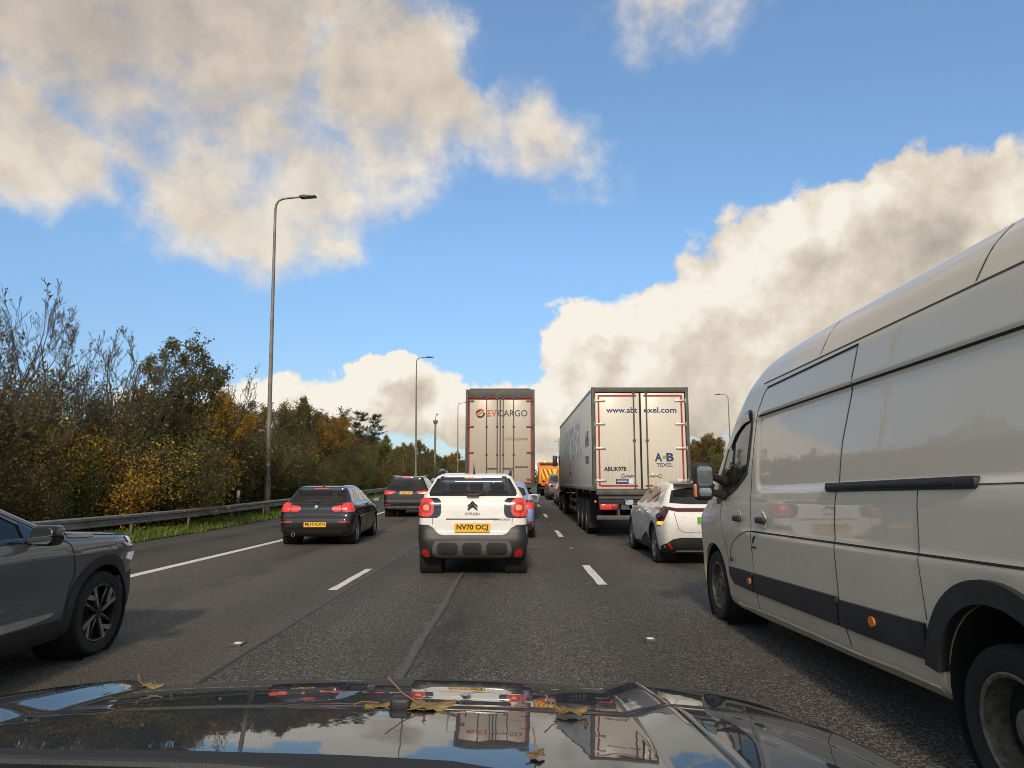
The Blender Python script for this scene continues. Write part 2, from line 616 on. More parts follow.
class Body:
    """half-width law W(y,z) with a closed side profile; meshed by shooting rays from a spine line"""

    def __init__(s, profile, wsec, L, rear=(0.5, 0.10), front=(0.9, 0.16), k=0.10, spine=0.75, it=2, extra=None, wsm=0.06, n=(30, 90, 36), ends=(0.75, 1.0)):
        s.poly = chaikin(profile, it)
        s.wsec, s.L, s.rear, s.front, s.k, s.spine, s.extra, s.wsm = wsec, L, rear, front, k, spine, extra, wsm
        s.ends = ends
        s.v, s.f = s.make(n)
        s.bvh = BVHTree.FromPolygons([tuple(p) for p in s.v], s.f)

    def W(s, y, z):
        w = smooth_interp(z, s.wsec, s.wsm)
        r0, ra = s.rear
        f0, fa = s.front
        tr = np.clip((r0 - y) / r0, 0, 1.2)
        tf = np.clip((y - (s.L - f0)) / f0, 0, 1.2)
        w = w - ra * tr ** 2.4 - fa * tf ** 2.2
        if s.extra is not None:
            w = w + s.extra(y, z)
        return w

    def F(s, x, y, z):
        return smax(poly_sdf(y, z, s.poly), (np.abs(x) - s.W(y, z)) * 0.95, s.k)

    def make(s, n):
        nx, ny, nz = n
        idx = {}
        pts = []

        def vid(i, j, k):
            key = (i, j, k)
            if key not in idx:
                idx[key] = len(pts)
                pts.append(key)
            return idx[key]
        faces = []
        for i in range(nx):
            for j in range(ny):
                faces.append((vid(i, j, 0), vid(i, j + 1, 0), vid(i + 1, j + 1, 0), vid(i + 1, j, 0)))
                faces.append((vid(i, j, nz), vid(i + 1, j, nz), vid(i + 1, j + 1, nz), vid(i, j + 1, nz)))
        for i in range(nx):
            for k in range(nz):
                faces.append((vid(i, 0, k), vid(i + 1, 0, k), vid(i + 1, 0, k + 1), vid(i, 0, k + 1)))
                faces.append((vid(i, ny, k), vid(i, ny, k + 1), vid(i + 1, ny, k + 1), vid(i + 1, ny, k)))
        for j in range(ny):
            for k in range(nz):
                faces.append((vid(0, j, k), vid(0, j, k + 1), vid(0, j + 1, k + 1), vid(0, j + 1, k)))
                faces.append((vid(nx, j, k), vid(nx, j + 1, k), vid(nx, j + 1, k + 1), vid(nx, j, k + 1)))
        q = np.array(pts, float)
        P = np.asarray(s.poly)
        z0, z1 = P[:, 1].min() - 0.05, P[:, 1].max() + 0.05
        y0, y1 = P[:, 0].min() - 0.05, P[:, 0].max() + 0.05
        wm = max(w for _, w in s.wsec) + 0.15
        tx = (q[:, 0] / nx * 2 - 1) * wm
        ty = y0 + (y1 - y0) * q[:, 1] / ny
        tz = z0 + (z1 - z0) * q[:, 2] / nz
        sx = np.zeros_like(tx)
        sy = np.clip(ty, y0 + s.ends[0], y1 - s.ends[1])
        sz = np.full_like(tz, s.spine)
        lo = np.zeros_like(tx)
        hi = np.ones_like(tx)
        # first crossing along each ray
        N = 40
        first = np.ones_like(tx)
        found = np.zeros(tx.shape, bool)
        for a in range(1, N + 1):
            t = a / N
            fv = s.F(sx + (tx - sx) * t, sy + (ty - sy) * t, sz + (tz - sz) * t)
            new = (fv > 0) & ~found
            first[new] = t
            found |= new
        lo, hi = first - 1.0 / N, first.copy()
        for _ in range(14):
            mid = (lo + hi) / 2
            fv = s.F(sx + (tx - sx) * mid, sy + (ty - sy) * mid, sz + (tz - sz) * mid)
            hi = np.where(fv > 0, mid, hi)
            lo = np.where(fv > 0, lo, mid)
        t = (lo + hi) / 2
        v = np.stack([sx + (tx - sx) * t, sy + (ty - sy) * t, sz + (tz - sz) * t], 1)
        return v, faces

    def mesh(s, name):
        me = bpy.data.meshes.new(name)
        me.from_pydata([tuple(p) for p in s.v], [], s.f)
        me.update()
        return me

    # -------------------------------------------------------- panels that lie on the body
    def hit(s, axis, u, v):
        o, dr = {'rear': (Vector((u, -3, v)), Vector((0, 1, 0))), 'front': (Vector((u, s.L + 3, v)), Vector((0, -1, 0))),
                 'left': (Vector((-4, u, v)), Vector((1, 0, 0))), 'right': (Vector((4, u, v)), Vector((-1, 0, 0))),
                 'top': (Vector((u, v, 6)), Vector((0, 0, -1)))}[axis]
        p, nn, i, dd = s.bvh.ray_cast(o, dr)
        if p is None:
            # past the silhouette: the nearest point of the outline
            g = {'rear': Vector((u, 0.25, v)), 'front': Vector((u, s.L - 0.25, v)), 'left': Vector((-1.2, u, v)), 'right': Vector((1.2, u, v)),
                 'top': Vector((u, v, 1.0))}[axis]
            p, nn, i, dd = s.bvh.find_nearest(g)
        if nn.dot(dr) > 0:
            nn = -nn
        return p, nn

    def panel(s, outline, axis, off=0.004, thick=0.02, grid=0.05, hmap=None):
        """a plate with the given outline, laid on the body as seen along the axis"""
        O = [tuple(p) for p in outline]
        # densify edges
        D = []
        for i in range(len(O)):
            a, b = Vector(O[i]), Vector(O[(i + 1) % len(O)])
            m = max(1, int((b - a).length / grid))
            for j in range(m):
                D.append(a.lerp(b, j / m))
        us = [p.x for p in D]
        vs = [p.y for p in D]
        inner = []
        A = np.array([(p.x, p.y) for p in D])
        gu = np.arange(min(us) + grid / 2, max(us), grid)
        gv = np.arange(min(vs) + grid / 2, max(vs), grid)
        if len(gu) and len(gv):
            GU, GV = np.meshgrid(gu, gv)
            sd = poly_sdf(GU.ravel(), GV.ravel(), A)
            for x, y, q in zip(GU.ravel(), GV.ravel(), sd):
                if q < -grid * 0.35:
                    inner.append(Vector((x, y)))
        nD = len(D)
        edges = [(i, (i + 1) % nD) for i in range(nD)]
        vo, eo, fo, _, _, _ = delaunay_2d_cdt(D + inner, edges, [], 1, 1e-5)
        mb = MB()
        P, Nn = [], []
        for q in vo:
            p, nn = s.hit(axis, q.x, q.y)
            P.append(p)
            Nn.append(nn)
        top = [mb.bm.verts.new(p + nn * off) for p, nn in zip(P, Nn)]
        for f in fo:
            try:
                mb.bm.faces.new([top[i] for i in f])
            except ValueError:
                pass
        bmesh.ops.recalc_face_normals(mb.bm, faces=mb.bm.faces)
        # orient outward
        if mb.bm.faces:
            mb.bm.faces.ensure_lookup_table()
            sgn = 0.0
            nrm = {'rear': Vector((0, -1, 0)), 'front': Vector((0, 1, 0)), 'left': Vector((-1, 0, 0)), 'right': Vector((1, 0, 0)), 'top': Vector((0, 0, 1))}[axis]
            for f in mb.bm.faces:
                sgn += f.normal.dot(nrm) * f.calc_area()
            if sgn < 0:
                bmesh.ops.reverse_faces(mb.bm, faces=mb.bm.faces)
        low = {}
        be = [e for e in mb.bm.edges if len(e.link_faces) == 1]
        nmap = {v: nn for v, nn in zip(top, Nn)}
        quads = []
        for e in be:
            lp = e.link_loops[0]
            a, b = lp.vert, lp.link_loop_next.vert
            quads.append((a, b))
        for a, b in quads:
            for q in (a, b):
                if q not in low:
                    low[q] = mb.bm.verts.new(q.co - nmap[q] * thick)
        for a, b in quads:
            mb.bm.faces.new((b, a, low[a], low[b]))
        return mb

    def put(s, name, mat, parent, outline, axis, off=0.004, thick=0.02, grid=0.06, angle=40):
        return s.panel(outline, axis, off, thick, grid).build(name, mat, parent, angle=angle, recalc=False)

    def pair(s, name, mat, parent, outline, off=0.004, thick=0.02, grid=0.06):
        """the same side outline (y,z) on both flanks"""
        return [s.put(name, mat, parent, outline, a, off, thick, grid) for a in ('left', 'right')]

    def rear_pair(s, name, mat, parent, outline, off=0.004, thick=0.02, grid=0.04, axis='rear'):
        return [s.put(name, mat, parent, o, axis, off, thick, grid) for o in (outline, mirror_u(outline))]


def cut(ob, cutters):
    """subtract closed meshes (wheel arches, window openings) from a body"""
    tmp = []
    for c in cutters:
        o = bpy.data.objects.new('cutter', c)
        COL.objects.link(o)
        md = ob.modifiers.new('b', 'BOOLEAN')
        md.operation = 'DIFFERENCE'
        md.solver = 'EXACT'
        md.object = o
        tmp.append(o)
    par = ob.parent
    ob.parent = None
    bpy.context.view_layer.update()
    dg = bpy.context.evaluated_depsgraph_get()
    me = bpy.data.meshes.new_from_object(ob.evaluated_get(dg))
    ob.modifiers.clear()
    old = ob.data
    ob.data = me
    bpy.data.meshes.remove(old)
    for o in tmp:
        bpy.data.objects.remove(o)
    ob.parent = par
    me.polygons.foreach_set('use_smooth', [True] * len(me.polygons))
    me.set_sharp_from_angle(angle=R(38))


def cyl_mesh(y, z, r, x0, x1, n=40):
    mb = MB()
    mb.prism([(y + r * math.cos(2 * PI * k / n), z + r * math.sin(2 * PI * k / n)) for k in range(n)], 'x', x0, x1)
    me = bpy.data.meshes.new('cyl')
    mb.bm.to_mesh(me)
    mb.bm.free()
    return me


# ------------------------------------------------------------------ wheels (axis x; outer face at -x when side = -1)
def wheel(parent, x, y, z, Rt, width, style='five', side=-1, rim_mat='rim_silver', rr=None, spokes=5):
    w = sub_empty('wheel', parent, (x, y, z))
    h = width / 2
    rr = rr or Rt * 0.68
    e = 0.018
    prof = [(rr, -h * 0.86), (rr + 0.25 * (Rt - rr), -h), (Rt - 0.028, -h), (Rt - 0.008, -h + 0.022), (Rt, -h + 0.05)]
    for gx in (-0.45, 0.0, 0.45):
        prof += [(Rt, gx * h - 0.008), (Rt - 0.009, gx * h - 0.006), (Rt - 0.009, gx * h + 0.006), (Rt, gx * h + 0.008)]
    prof += [(Rt, h - 0.05), (Rt - 0.008, h - 0.022), (Rt - 0.028, h), (rr + 0.25 * (Rt - rr), h), (rr, h * 0.86), (rr, -h * 0.86)]
    MB().lathe(prof, 48, 'x').build('tyre', 'rubber', w, angle=45)
    s = side
    mb = MB()
    # barrel and lip
    mb.lathe([(rr + 0.004, s * h * 0.90), (rr - 0.004, s * h * 0.93), (rr - e, s * h * 0.86), (rr - e - 0.006, s * h * 0.4), (rr - e - 0.01, -s * h * 0.8)], 48, 'x')
    if style == 'steel':            # pressed van wheel with vent holes
        mb.lathe([(rr - e, s * h * 0.30), (rr * 0.80, s * h * 0.20), (rr * 0.62, s * h * 0.38), (rr * 0.44, s * h * 0.55), (rr * 0.30, s * h * 0.50), (rr * 0.28, s * h * 0.72), (0.02, s * h * 0.76)], 40, 'x')
        for k in range(5):
            a = 2 * PI * k / 5
            mb.lathe([(0.011, 0), (0.011, s * 0.02), (0.001, s * 0.022)], 6, 'x', (s * h * 0.52, rr * 0.38 * math.cos(a), rr * 0.38 * math.sin(a)))
    elif style == 'dual':           # deep dished rear wheel
        mb.lathe([(rr - e, -s * h * 0.2), (rr * 0.86, -s * h * 0.45), (rr * 0.50, -s * h * 0.5), (rr * 0.42, -s * h * 0.2), (rr * 0.38, s * h * 0.35), (0.25 * rr, s * h * 0.5), (0.02, s * h * 0.5)], 40, 'x')
    else:
        mb.lathe([(rr * 0.20, s * h * 0.72), (rr * 0.17, s * h * 0.82), (0.005, s * h * 0.84)], 24, 'x')
        mb.lathe([(rr * 0.20, s * h * 0.72), (rr * 0.22, s * h * 0.3)], 24, 'x')
        for k in range(spokes):
            a0 = 2 * PI * k / spokes + 0.3
            for da in ((-0.15, 0.15) if style == 'double' else (0.0,)):
                wid0, wid1 = (0.10 * rr, 0.085 * rr) if style == 'double' else (0.15 * rr, 0.20 * rr)
                a = a0 + da
                ci, sn = math.cos(a), math.sin(a)

                def Q(r_, t_, x_):
                    return (x_, r_ * ci - t_ * sn, r_ * sn + t_ * ci)
                x_in, x_out = s * h * 0.76, s * h * 0.86
                A = [Q(0.12 * rr, -wid0, x_in), Q(0.12 * rr, wid0, x_in), Q(rr - e, wid1, x_out), Q(rr - e, -wid1, x_out)]
                B = [(q[0] - s * 0.035, q[1], q[2]) for q in A]
                va = [mb.bm.verts.new(q) for q in A]
                vb = [mb.bm.verts.new(q) for q in B]
                mb.bm.faces.new(va)
                mb.bm.faces.new(vb[::-1])
                for i in range(4):
                    mb.bm.faces.new((va[i], vb[i], vb[(i + 1) % 4], va[(i + 1) % 4]))
    mb.build('rim', rim_mat, w, angle=30)
    back = MB().lathe([(rr - e - 0.012, -s * h * 0.15), (0.01, -s * h * 0.15)], 32, 'x').build('brake_disc', 'rim_dark', w)
    return w


def liners(parent, spots, r, depth=0.36):
    """dark arch liners inside the cut wheel arches: (x_outer signed, y, z)"""
    for xo, y, z in spots:
        s = 1 if xo > 0 else -1
        n = 28
        mb = MB()
        mb.lathe([(r - 0.003, xo - s * 0.012), (r - 0.004, xo - s * depth), (0.02, xo - s * depth)], n, 'x', (0, y, z))
        mb.build('arch_liner', 'seam_dark', parent)


def mirror_pod(parent, x, y, z, s, col, w=0.21, h=0.15, dpt=0.13, glass=True):
    """a door mirror: shell, glass, stalk. s = -1 left, +1 right; glass looks to -y"""
    cx = x + s * (0.07 + w / 2)
    mb = MB()
    mb.box((cx, y, z), (w, dpt, h), bev=0.045, seg=4)
    m = mb.build('door_mirror', col, parent)
    MB().box((x + s * 0.05, y + 0.01, z - h * 0.30), (0.13, 0.06, 0.045), bev=0.015).build('stalk', 'black_plastic', m)
    if glass:
        MB().prism(rrect(cx - w * 0.42, z - h * 0.38, cx + w * 0.42, z + h * 0.38, 0.03), 'y', y - dpt / 2 - 0.004, y - dpt / 2 + 0.01).build('mirror_glass', 'mirror_glass', m)
    return m


def plate(parent, txt, x, y, z, tilt=0.0, w=0.52, h=0.115, col='plate_yellow'):
    mb = MB().prism(rrect(-w / 2, -h / 2, w / 2, h / 2, 0.01), 'y', -0.006, 0.006)
    mb.bm.transform(Matrix.Translation((x, y, z)) @ Matrix.Rotation(tilt, 4, 'X'))
    p = mb.build('number_plate', col, parent)
    if txt:
        M = Matrix.Translation((x, y, z)) @ Matrix.Rotation(tilt, 4, 'X') @ Matrix.Translation((0, -0.0075, 0)) @ FACE_REAR
        mb = MB()
        mb.mesh(text_mesh(txt, 0.105, 0.003 if w > 0.55 else 0.0012, w * 0.88, 0.001), M)
        mb.build('plate_lettering', 'ink_black', p, angle=30, recalc=False)
    return p


def ground_z(y):
    """the road climbs gently ahead"""
    a = min(max(y - 16.0, 0.0), 10.0)
    z = 0.017 * a * a / 20.0
    if y > 26.0:
        b = min(y, 85.0) - 26.0
        z += 0.017 * b
    if y > 85.0:
        c = min(y - 85.0, 60.0)
        z += 0.017 * (c - c * c / 120.0)
    return z


def slope(y):
    return math.atan2(ground_z(y + 1) - ground_z(y - 1), 2)


# ================================================================== ground, road, verge
def asphalt(name, dark, light, chip, brown, tracks):
    """chippings of different stone set in bitumen, polished in the wheel tracks, with stains and dust"""
    m, k, b, o = new_mat(name)
    co = k.n('ShaderNodeTexCoord').outputs['Object']
    sp = k.n('ShaderNodeSeparateXYZ', {0: co})
    cell = k.voro(co, 88.0, out='Color')
    cs = k.n('ShaderNodeSeparateColor', {0: cell})
    dist = k.voro(co, 88.0, out='Distance')
    big = k.noise(co, 0.35, 5, 0.6)
    mid = k.noise(k.vm('MULTIPLY', co, (1.6, 0.22, 1.0)), 1.3, 6, 0.65)
    fine = k.noise(co, 30.0, 3, 0.7)
    v = k.m('POWER', cs.outputs[0], 2.2)
    base = k.mix(k.m('MULTIPLY', v, chip), dark, light)
    pale = k.m('GREATER_THAN', cs.outputs[1], 0.955)
    base = k.mix(k.m('MULTIPLY', pale, 0.60 * chip), base, (0.38, 0.34, 0.28))
    base = k.mix(k.m('MULTIPLY', k.mr(mid, 0.35, 0.75), 0.55), base, brown)
    tr = k.m('MULTIPLY', k.m('SINE', k.m('ADD', k.m('MULTIPLY', sp.outputs[0], 2 * PI / 1.83), tracks)), 0.5)
    f = k.m('ADD', k.mr(big, 0.25, 0.75, 0.80, 1.22, 'LINEAR'), k.m('MULTIPLY', tr, 0.22))
    f = k.m('MULTIPLY', f, k.mr(fine, 0.25, 0.75, 0.72, 1.28, 'LINEAR'))
    base = k.mix(1.0, base, f, 'MULTIPLY')
    # oil drips down the middle of each lane and odd dark spots
    lx = k.m('SUBTRACT', k.m('FRACT', k.m('DIVIDE', k.m('ADD', sp.outputs[0], 2.5), 3.68)), 0.5)
    drip = k.m('MULTIPLY', k.mr(k.m('ABSOLUTE', lx), 0.02, 0.13, 1.0, 0.0), k.mr(k.noise(k.vm('MULTIPLY', co, (2.5, 0.5, 1)), 1.0, 4, 0.6), 0.42, 0.68))
    spot = k.mr(k.noise(co, 2.1, 5, 0.7), 0.66, 0.76)
    base = k.mix(k.m('MAXIMUM', k.m('MULTIPLY', drip, 0.55), k.m('MULTIPLY', spot, 0.5)), base, (0.014, 0.0135, 0.013))
    k.set(b.inputs['Base Color'], base)
    k.set(b.inputs['Roughness'], k.mr(big, 0.3, 0.7, 0.72, 0.86, 'LINEAR'))
    k.set(b.inputs['Specular IOR Level'], 0.35)
    h = k.m('ADD', k.m('MULTIPLY', dist, -1.0), k.m('MULTIPLY', fine, 0.6))
    bm = k.n('ShaderNodeBump', {'Strength': 0.9, 'Distance': 0.012, 'Height': h})
    k.set(b.inputs['Normal'], bm.outputs[0])


asphalt('asphalt_coarse', (0.025, 0.023, 0.020), (0.205, 0.186, 0.155), 1.0, (0.072, 0.063, 0.050), 0.6)
asphalt('asphalt_worn', (0.060, 0.054, 0.043), (0.155, 0.138, 0.110), 0.8, (0.108, 0.092, 0.068), 2.2)
asphalt('asphalt_shoulder', (0.046, 0.042, 0.035), (0.13, 0.118, 0.098), 0.7, (0.082, 0.072, 0.056), 0.0)

m_, k_, b_, o_ = new_mat('road_paint')
co_ = k_.n('ShaderNodeTexCoord').outputs['Object']
wear = k_.m('ADD', k_.noise(co_, 9.0, 8, 0.72), k_.m('MULTIPLY', k_.noise(co_, 55.0, 3, 0.6), 0.35))
k_.set(b_.inputs['Base Color'], k_.mix(k_.mr(wear, 0.72, 0.86), (0.66, 0.63, 0.56), (0.07, 0.066, 0.06)))
k_.set(b_.inputs['Roughness'], 0.7)
bm_ = k_.n('ShaderNodeBump', {'Strength': 0.5, 'Distance': 0.006, 'Height': wear})
k_.set(b_.inputs['Normal'], bm_.outputs[0])
pmat('tar', (0.012, 0.012, 0.012), 0.55, vary=0.3, bump=0.4, bscale=30)
pmat('tar_infill', (0.085, 0.078, 0.066), 0.85, vary=0.4, vscale=20, bump=0.5, bscale=60)
pmat('earth', (0.040, 0.034, 0.020), 0.95, vary=0.5, vscale=1.2, bump=0.6, bscale=8)
pmat('meadow', (0.050, 0.060, 0.018), 0.95, vary=0.5, vscale=0.6, bump=0.6, bscale=6)


def strip(name, x0, x1, y0, y1, z, mat, kind='structure', step=2.0, nx=1, wob=0.0):
    n = max(2, int((y1 - y0) / step))
    mb = MB()
    rows = []
    for i in range(n + 1):
        y = y0 + (y1 - y0) * i / n
        r = []
        for j in range(nx + 1):
            x = x0 + (x1 - x0) * j / nx
            if wob and j in (0, nx):
                x += random.uniform(-wob, wob)
            r.append(mb.bm.verts.new((x, y, ground_z(y) + z)))
        rows.append(r)
    for a, b in zip(rows, rows[1:]):
        for j in range(nx):
            mb.bm.faces.new((a[j], a[j + 1], b[j + 1], b[j]))
    o = mb.build(name, mat, None, angle=0, recalc=False)
    if kind:
        o['kind'] = kind
    return o


def far_strip(name, x0, x1, z, mat):
    mb = MB()
    ys = [-250, -60, -10, 5, 12, 16, 18, 20, 22, 24, 26, 50, 85, 95, 105, 115, 125, 135, 145, 300, 900, 3000]
    rows = [[mb.bm.verts.new((x, y, ground_z(y) + z)) for x in (x0, x1)] for y in ys]
    for a, b in zip(rows, rows[1:]):
        mb.bm.faces.new((a[0], a[1], b[1], b[0]))
    return set_structure(mb.build(name, mat, None, angle=0, recalc=False))


far_strip('ground', -2500, 2500, -0.06, 'meadow')
strip('hard_shoulder', -9.50, -6.12, -40, 420, 0.0, 'asphalt_shoulder', step=2.0)
strip('slow_lane', -6.12, -2.30, -40, 420, 0.0, 'asphalt_worn')
strip('road', -2.30, 9.6, -40, 420, 0.0, 'asphalt_coarse')
strip('verge_soil', -12.2, -9.50, -40, 420, 0.02, 'earth', nx=3, step=1.0, wob=0.05)
strip('edge_line', -6.16, -5.97, -40, 300, 0.004, 'road_paint')
ln = MB()


def dash(mb, x0, x1, y0, y1):
    z = 0.006
    n = 12
    L, Rr = [], []
    for i in range(n + 1):
        y = y0 + (y1 - y0) * i / n
        L.append((x0 + random.uniform(-0.006, 0.012), y, ground_z(y) + z))
        Rr.append((x1 + random.uniform(-0.012, 0.006), y, ground_z(y) + z))
    vl = [mb.bm.verts.new(p) for p in L]
    vr = [mb.bm.verts.new(p) for p in Rr]
    for i in range(n):
        mb.bm.faces.new((vl[i], vr[i], vr[i + 1], vl[i + 1]))


for kx, (x0, x1, ph) in enumerate(((-2.565, -2.44, 9.60), (1.17, 1.31, 10.15), (4.88, 5.01, 9.9))):
    for i in range(-2, 26):
        y0 = ph + i * 9.0
        dash(ln, x0, x1, y0, y0 + 2.4)
lane = ln.build('lane_marking', 'road_paint', None, angle=0, recalc=False)
set_structure(lane)
strip('edge_line', 8.75, 8.93, -40, 300, 0.004, 'road_paint')

# longitudinal repair joint in our lane: a pale infill with a ragged tar crack at its side
rj = random.Random(3)
cr, inf = MB(), MB()
pl, prev, previ = -0.86, None, None
y = 3.5
while y < 40:
    wx = -0.90 + 0.006 * math.sin(y * 1.7) + rj.uniform(-0.008, 0.008)
    w = 0.010 + 0.012 * max(0, math.sin(y * 0.9 + 0.5)) + rj.uniform(0, 0.010)
    z = ground_z(y) + 0.005
    a = (cr.bm.verts.new((wx + 0.055, y, z)), cr.bm.verts.new((wx + 0.055 + w, y, z)))
    c = (inf.bm.verts.new((wx - 0.015 + rj.uniform(-.012, .012), y, z - 0.001)), inf.bm.verts.new((wx + 0.055, y, z - 0.001)))
    if prev:
        cr.bm.faces.new((prev[0], prev[1], a[1], a[0]))
        inf.bm.faces.new((previ[0], previ[1], c[1], c[0]))
    prev, previ = a, c
    y += 0.13
set_structure(cr.build('road_crack', 'tar', None, angle=0, recalc=False))
set_structure(inf.build('road_joint', 'tar_infill', None, angle=0, recalc=False))
jt = strip('lane_joint', -2.312, -2.290, -10, 120, 0.003, 'tar', step=0.5, wob=0.012)


# ---------------------------------------------------------------- reflecting road studs on the lane lines
def road_stud():
    t = thing('road_stud', 'pale reflecting road stud set in the lane line to the left of our lane', 'road stud', (0, 0, 0), 0, 'road studs between the lane dashes')
    MB().prism([(-0.09, 0.0), (0.09, 0.0), (0.07, 0.011), (-0.07, 0.011)], 'x', -0.05, 0.05, bev=0.004).build('housing', 'stud_iron', t)
    MB().box((0, 0.0, 0.011), (0.062, 0.05, 0.010), bev=0.004).build('reflector', 'ink_white', t)
    return t


pmat('stud_iron', (0.11, 0.105, 0.095), 0.5, metal=0.4, vary=0.4, vscale=30)
st0 = road_stud()
for i, (x, y, lab) in enumerate(((-2.50, 6.42, 'pale reflecting road stud nearest on the left lane line, beside the grey crossover'),
                                 (1.24, 6.62, 'pale reflecting road stud nearest on the right lane line, in front of the bonnet'),
                                 (1.24, 15.8, 'small road stud on the right lane line between the second and third dash'),
                                 (1.24, 24.8, 'tiny road stud on the right lane line beside the lilac blue hatchback'))):
    o = st0 if i == 0 else copy_tree(st0)
    o.location = (x, y, ground_z(y) + 0.004)
    o['label'] = lab


# ---------------------------------------------------------------- steel safety barrier along the shoulder
def barrier():
    t = thing('safety_barrier', 'long grey steel beam safety barrier on posts along the grass verge', 'barrier', (-10.1, 0, 0))

    def bx(y):
        return 0.0 if y < 60 else 0.0003 * (y - 60) ** 2
    prof = [(0.03, 0.405), (0.045, 0.42), (0.045, 0.455), (-0.03, 0.49), (-0.03, 0.545), (0.045, 0.58), (0.045, 0.635), (0.03, 0.65), (-0.005, 0.665), (-0.03, 0.66)]
    mb = MB()
    ys = [-30 + 3.2 * i for i in range(62)]
    rows = []
    for y in ys:
        rows.append([mb.bm.verts.new((bx(y) + u, y, ground_z(y) + v)) for u, v in prof])
    for a, b in zip(rows, rows[1:]):
        for j in range(len(prof) - 1):
            mb.bm.faces.new((a[j], a[j + 1], b[j + 1], b[j]))
    lap = mb
    for y in ys[1::1]:
        lap.box((bx(y) + 0.048, y, ground_z(y) + 0.607), (0.012, 0.32, 0.060), bev=0.003).box((bx(y) + 0.048, y, ground_z(y) + 0.438), (0.012, 0.32, 0.040), bev=0.003)
    lap.build('beam', 'galvanised', t, angle=25, recalc=False)
    post_me = None
    for y in ys:
        if y > 110:
            break
        if post_me is None:
            p = MB().box((-0.10, 0, 0.30), (0.06, 0.11, 0.70), bev=0.004).box((-0.05, 0, 0.53), (0.05, 0.08, 0.16), bev=0.004).build('post', 'post_steel', t)
            post_me = p.data
        else:
            p = bpy.data.objects.new('post', post_me)
            COL.objects.link(p)
            p.parent = t
        p.location = (bx(y), y + 0.5, ground_z(y))
    return t


pmat('post_steel', (0.13, 0.115, 0.09), 0.6, metal=0.3, vary=0.4)
pmat('galvanised', (0.27, 0.25, 0.215), 0.50, metal=0.55, vary=0.35, vscale=3.0)
barrier()


# ---------------------------------------------------------------- lighting columns
def lamp(name, label, x, y, h, arm, lean=0.0, double=False, group='lighting columns along the motorway', flip=1):
    t = thing(name, label, 'street lamp', (x, y, ground_z(y) - 0.05), 0, group)
    r0, r1 = 0.125, 0.065
    mb = MB()
    if double:
        mb.tube([(0, 0, 0), (0, 0, 1.6), (0, 0, 1.62), (0, 0, h)], [0.13, 0.13, 0.10, 0.06], 12)
    else:
        pts = [(0, 0, 0), (0, 0, 1.7), (0, 0, 1.72), (0, 0, h - 0.55), (0.03 * flip, 0, h - 0.3), (0.14 * flip, 0, h - 0.10), (0.34 * flip, 0, h), (arm * 0.6 * flip, 0, h + 0.04), (arm * flip, 0, h + 0.07)]
        mb.tube(pts, [0.14, 0.14, 0.11, 0.058, 0.052, 0.048, 0.045, 0.042, 0.038], 12)
    mb.build('column', 'column_steel', t)
    for s in ((-1, 1) if double else (flip,)):
        if double:
            MB().tube([(0, 0, h - 0.3), (s * 0.3, 0, h - 0.05), (s * arm, 0, h + 0.05)], 0.045, 8).build('arm', 'column_steel', t)
        z = h + 0.06
        hd = MB().prism([(s * (arm - 0.10), z - 0.03), (s * (arm + 0.05), z - 0.055), (s * (arm + 0.66), z - 0.005), (s * (arm + 0.66), z + 0.035), (s * (arm + 0.10), z + 0.075), (s * (arm - 0.10), z + 0.05)], 'y', -0.15, 0.15, bev=0.015).build('lamp_head', 'lantern_grey', t)
        MB().prism([(s * (arm + 0.10), z - 0.062), (s * (arm + 0.60), z - 0.020), (s * (arm + 0.60), z - 0.012), (s * (arm + 0.10), z - 0.050)], 'y', -0.11, 0.11).build('lens', 'lantern_lens', hd)
        MB().lathe([(0.035, 0), (0.035, 0.07), (0.005, 0.08)], 10, 'z', (s * (arm + 0.06), 0, z + 0.06)).build('photocell', 'lantern_grey', hd)
    t.rotation_euler = (0, lean, 0)
    return t


pmat('column_steel', (0.20, 0.175, 0.14), 0.55, metal=0.25, vary=0.35, vscale=2.0)
pmat('lantern_grey', (0.06, 0.06, 0.062), 0.5)
pmat('lantern_lens', (0.30, 0.31, 0.32), 0.15)
lamp('street_lamp', 'tall tapered lighting column nearest behind the left barrier, taller than the trees', -10.95, 30.5, 14.6, 1.25, R(-1.3))
lamp('street_lamp', 'second lighting column along the left verge, standing above the dark SUV', -10.15, 70.0, 13.7, 1.15, R(-0.8))
lamp('street_lamp', 'third and farthest left lighting column, half behind the cream lorry', -8.95, 106.0, 12.7, 1.15, R(-0.4))
lamp('street_lamp', 'lone lighting column on the far right side between the lorry and the white van', 29.9, 96.0, 12.8, 1.2, 0.0, flip=-1)
lamp('street_lamp', 'distant two armed lighting column seen in the gap between the two lorries', 13.3, 205.0, 12.6, 1.3, 0.0, True)

cc = thing('camera_mast', 'short grey traffic camera mast beyond the trees on the left verge', 'camera mast', (-11.2, 95, ground_z(95)))
MB().tube([(0, 0, 0), (0, 0, 8.6)], [0.17, 0.14], 10).build('column', 'column_steel', cc)
MB().lathe([(0.14, 0), (0.32, 0.25), (0.32, 0.55), (0.24, 0.62), (0.05, 0.64)], 14, 'z', (0, 0, 8.5)).build('collar', 'galvanised', cc)
MB().tube([(0, 0, 9.1), (0.05, 0, 9.7), (0.22, -0.1, 9.95)], 0.05, 8).box((0.26, -0.2, 9.92), (0.2, 0.5, 0.22), bev=0.04).build('camera_head', 'galvanised', cc)

